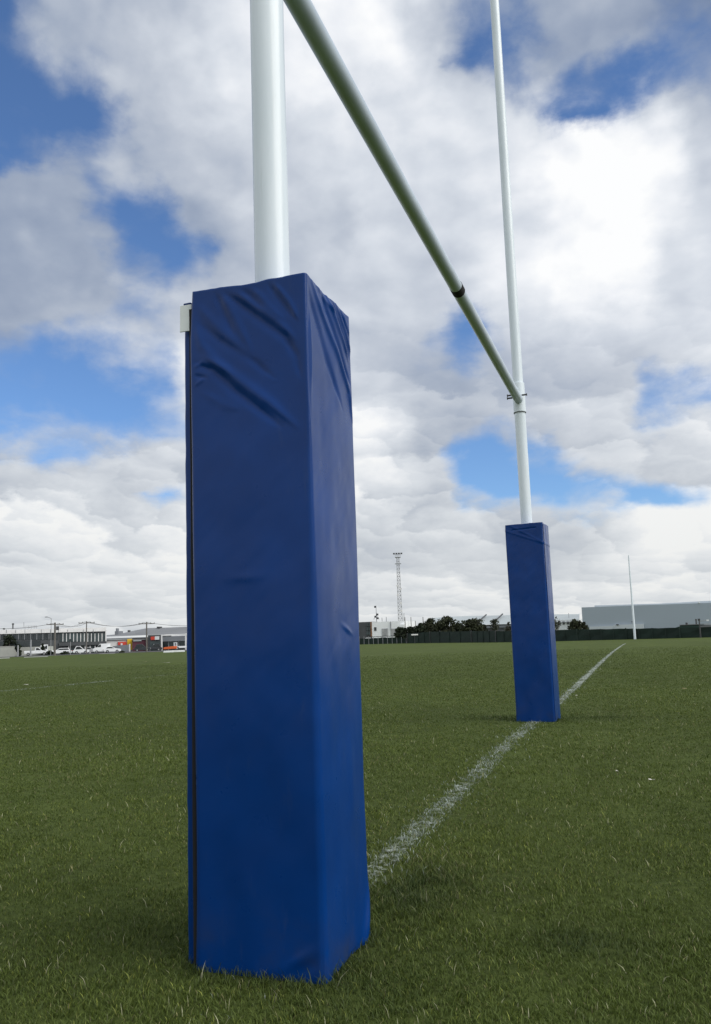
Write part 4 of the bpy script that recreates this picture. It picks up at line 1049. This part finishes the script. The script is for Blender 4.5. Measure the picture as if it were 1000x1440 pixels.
o = Facade(578, 150, 588, 150, 'white_sign', 'small white board standing on the dark fence below the tree clump', 'sign'); o.part('board', M['offwhite'], 578.5, 891.6, 588, 893.4, 0, .1)
o.rect(582.9, 893.4, 583.5, 904, .02, .08, toground=True).build('leg', M['dark_metal'], o.root)
# low rail fence with cars behind it, right of the near pad
o = Facade(470, 188, 574, 172, 'rail_fence', 'low dark rail fence before the white building', 'fence')
o.part('panel', M['fence'], 470, 897.4, 574, 903, 0, .06, toground=True); o.part('rail', M['dark_metal'], 470, 895.2, 574, 895.9, -.05, .05)
for k in range(16): x = 472+k*6.6; o.part('post', M['metal'], x, 895, x+.5, 904, -.12, -.06, toground=True)
vehicle('car', 521, 214, M['car_white'], 'white car parked behind the low rail fence left of the white building', 'car', False, 4.0)
vehicle('car', 536, 214, M['car_dark'], 'dark car parked behind the low rail fence below the barred windows', 'car', True, 4.0)
# distant ridge
mb = MB(); pts = []
for i in range(61):
    px = -260+i*30; g = G(px, 1500); h = 10+26*float(fbm(np.array(i*.35), np.array(3.3), 3)); pts.append((g, h))
for i, (g, h) in enumerate(pts): mb.v += [(g[0], g[1], -3), (g[0], g[1], h*.55)]
mb.f = [(2*i, 2*i+2, 2*i+3, 2*i+1) for i in range(len(pts)-1)]
tag(mb.build('hills', plain('hazy_hills', (.10,.14,.16), .9, .1, .01)), kind='structure')

# ------------------------------------------------------------------ small scraps and daisies lying on the grass
def scrap(px, py, s, col, name, label, cat):
    g = ground_hit(px, py); mb = MB(); n = 7; rr = random.Random(int(px*3+py)); vs = [(0, 0, .006)]
    for k in range(n): a = 2*pi*k/n; q = s*(.6+.5*rr.random()); vs.append((cos(a)*q, sin(a)*q*.7, .002+.010*rr.random()))
    mb.add(vs, [(0, 1+k, 1+(k+1) % n) for k in range(n)]); o = mb.build(name, col); o.location = (g[0], g[1], .030); tag(o, label, cat)
M['scrap'] = plain('white_scrap', (.6,.58,.52), .8, .1, 20); M['tan'] = plain('dry_leaf', (.36,.28,.16), .8, .2, 30)
scrap(917, 1107, .020, M['scrap'], 'paper_scrap', 'crumpled pale scrap lying on the grass at the right', 'scrap')
scrap(963, 972, .035, M['tan'], 'dry_leaf', 'tan dry leaf on the grass near the right edge', 'leaf')
scrap(868, 1094, .010, M['scrap'], 'paper_scrap', 'tiny white scrap left of the crumpled scrap', 'scrap')
scrap(845, 943.5, .03, M['scrap'], 'paper_scrap', 'pale scrap beside the distant part of the white line', 'scrap')
scrap(811, 982, .018, M['scrap'], 'paper_scrap', 'tiny pale scrap just right of the far pad', 'scrap')
scrap(235.5, 933, .22, M['scrap'], 'paper_scrap', 'larger white litter on the grass left of the near pad', 'scrap')
scrap(204.5, 931.5, .12, M['tan'], 'paper_scrap', 'tan litter on the grass left of the larger white litter', 'scrap')
scrap(37, 965, .06, M['scrap'], 'paper_scrap', 'small white litter above the faint line at far left', 'scrap')

S.render.engine = 'CYCLES'
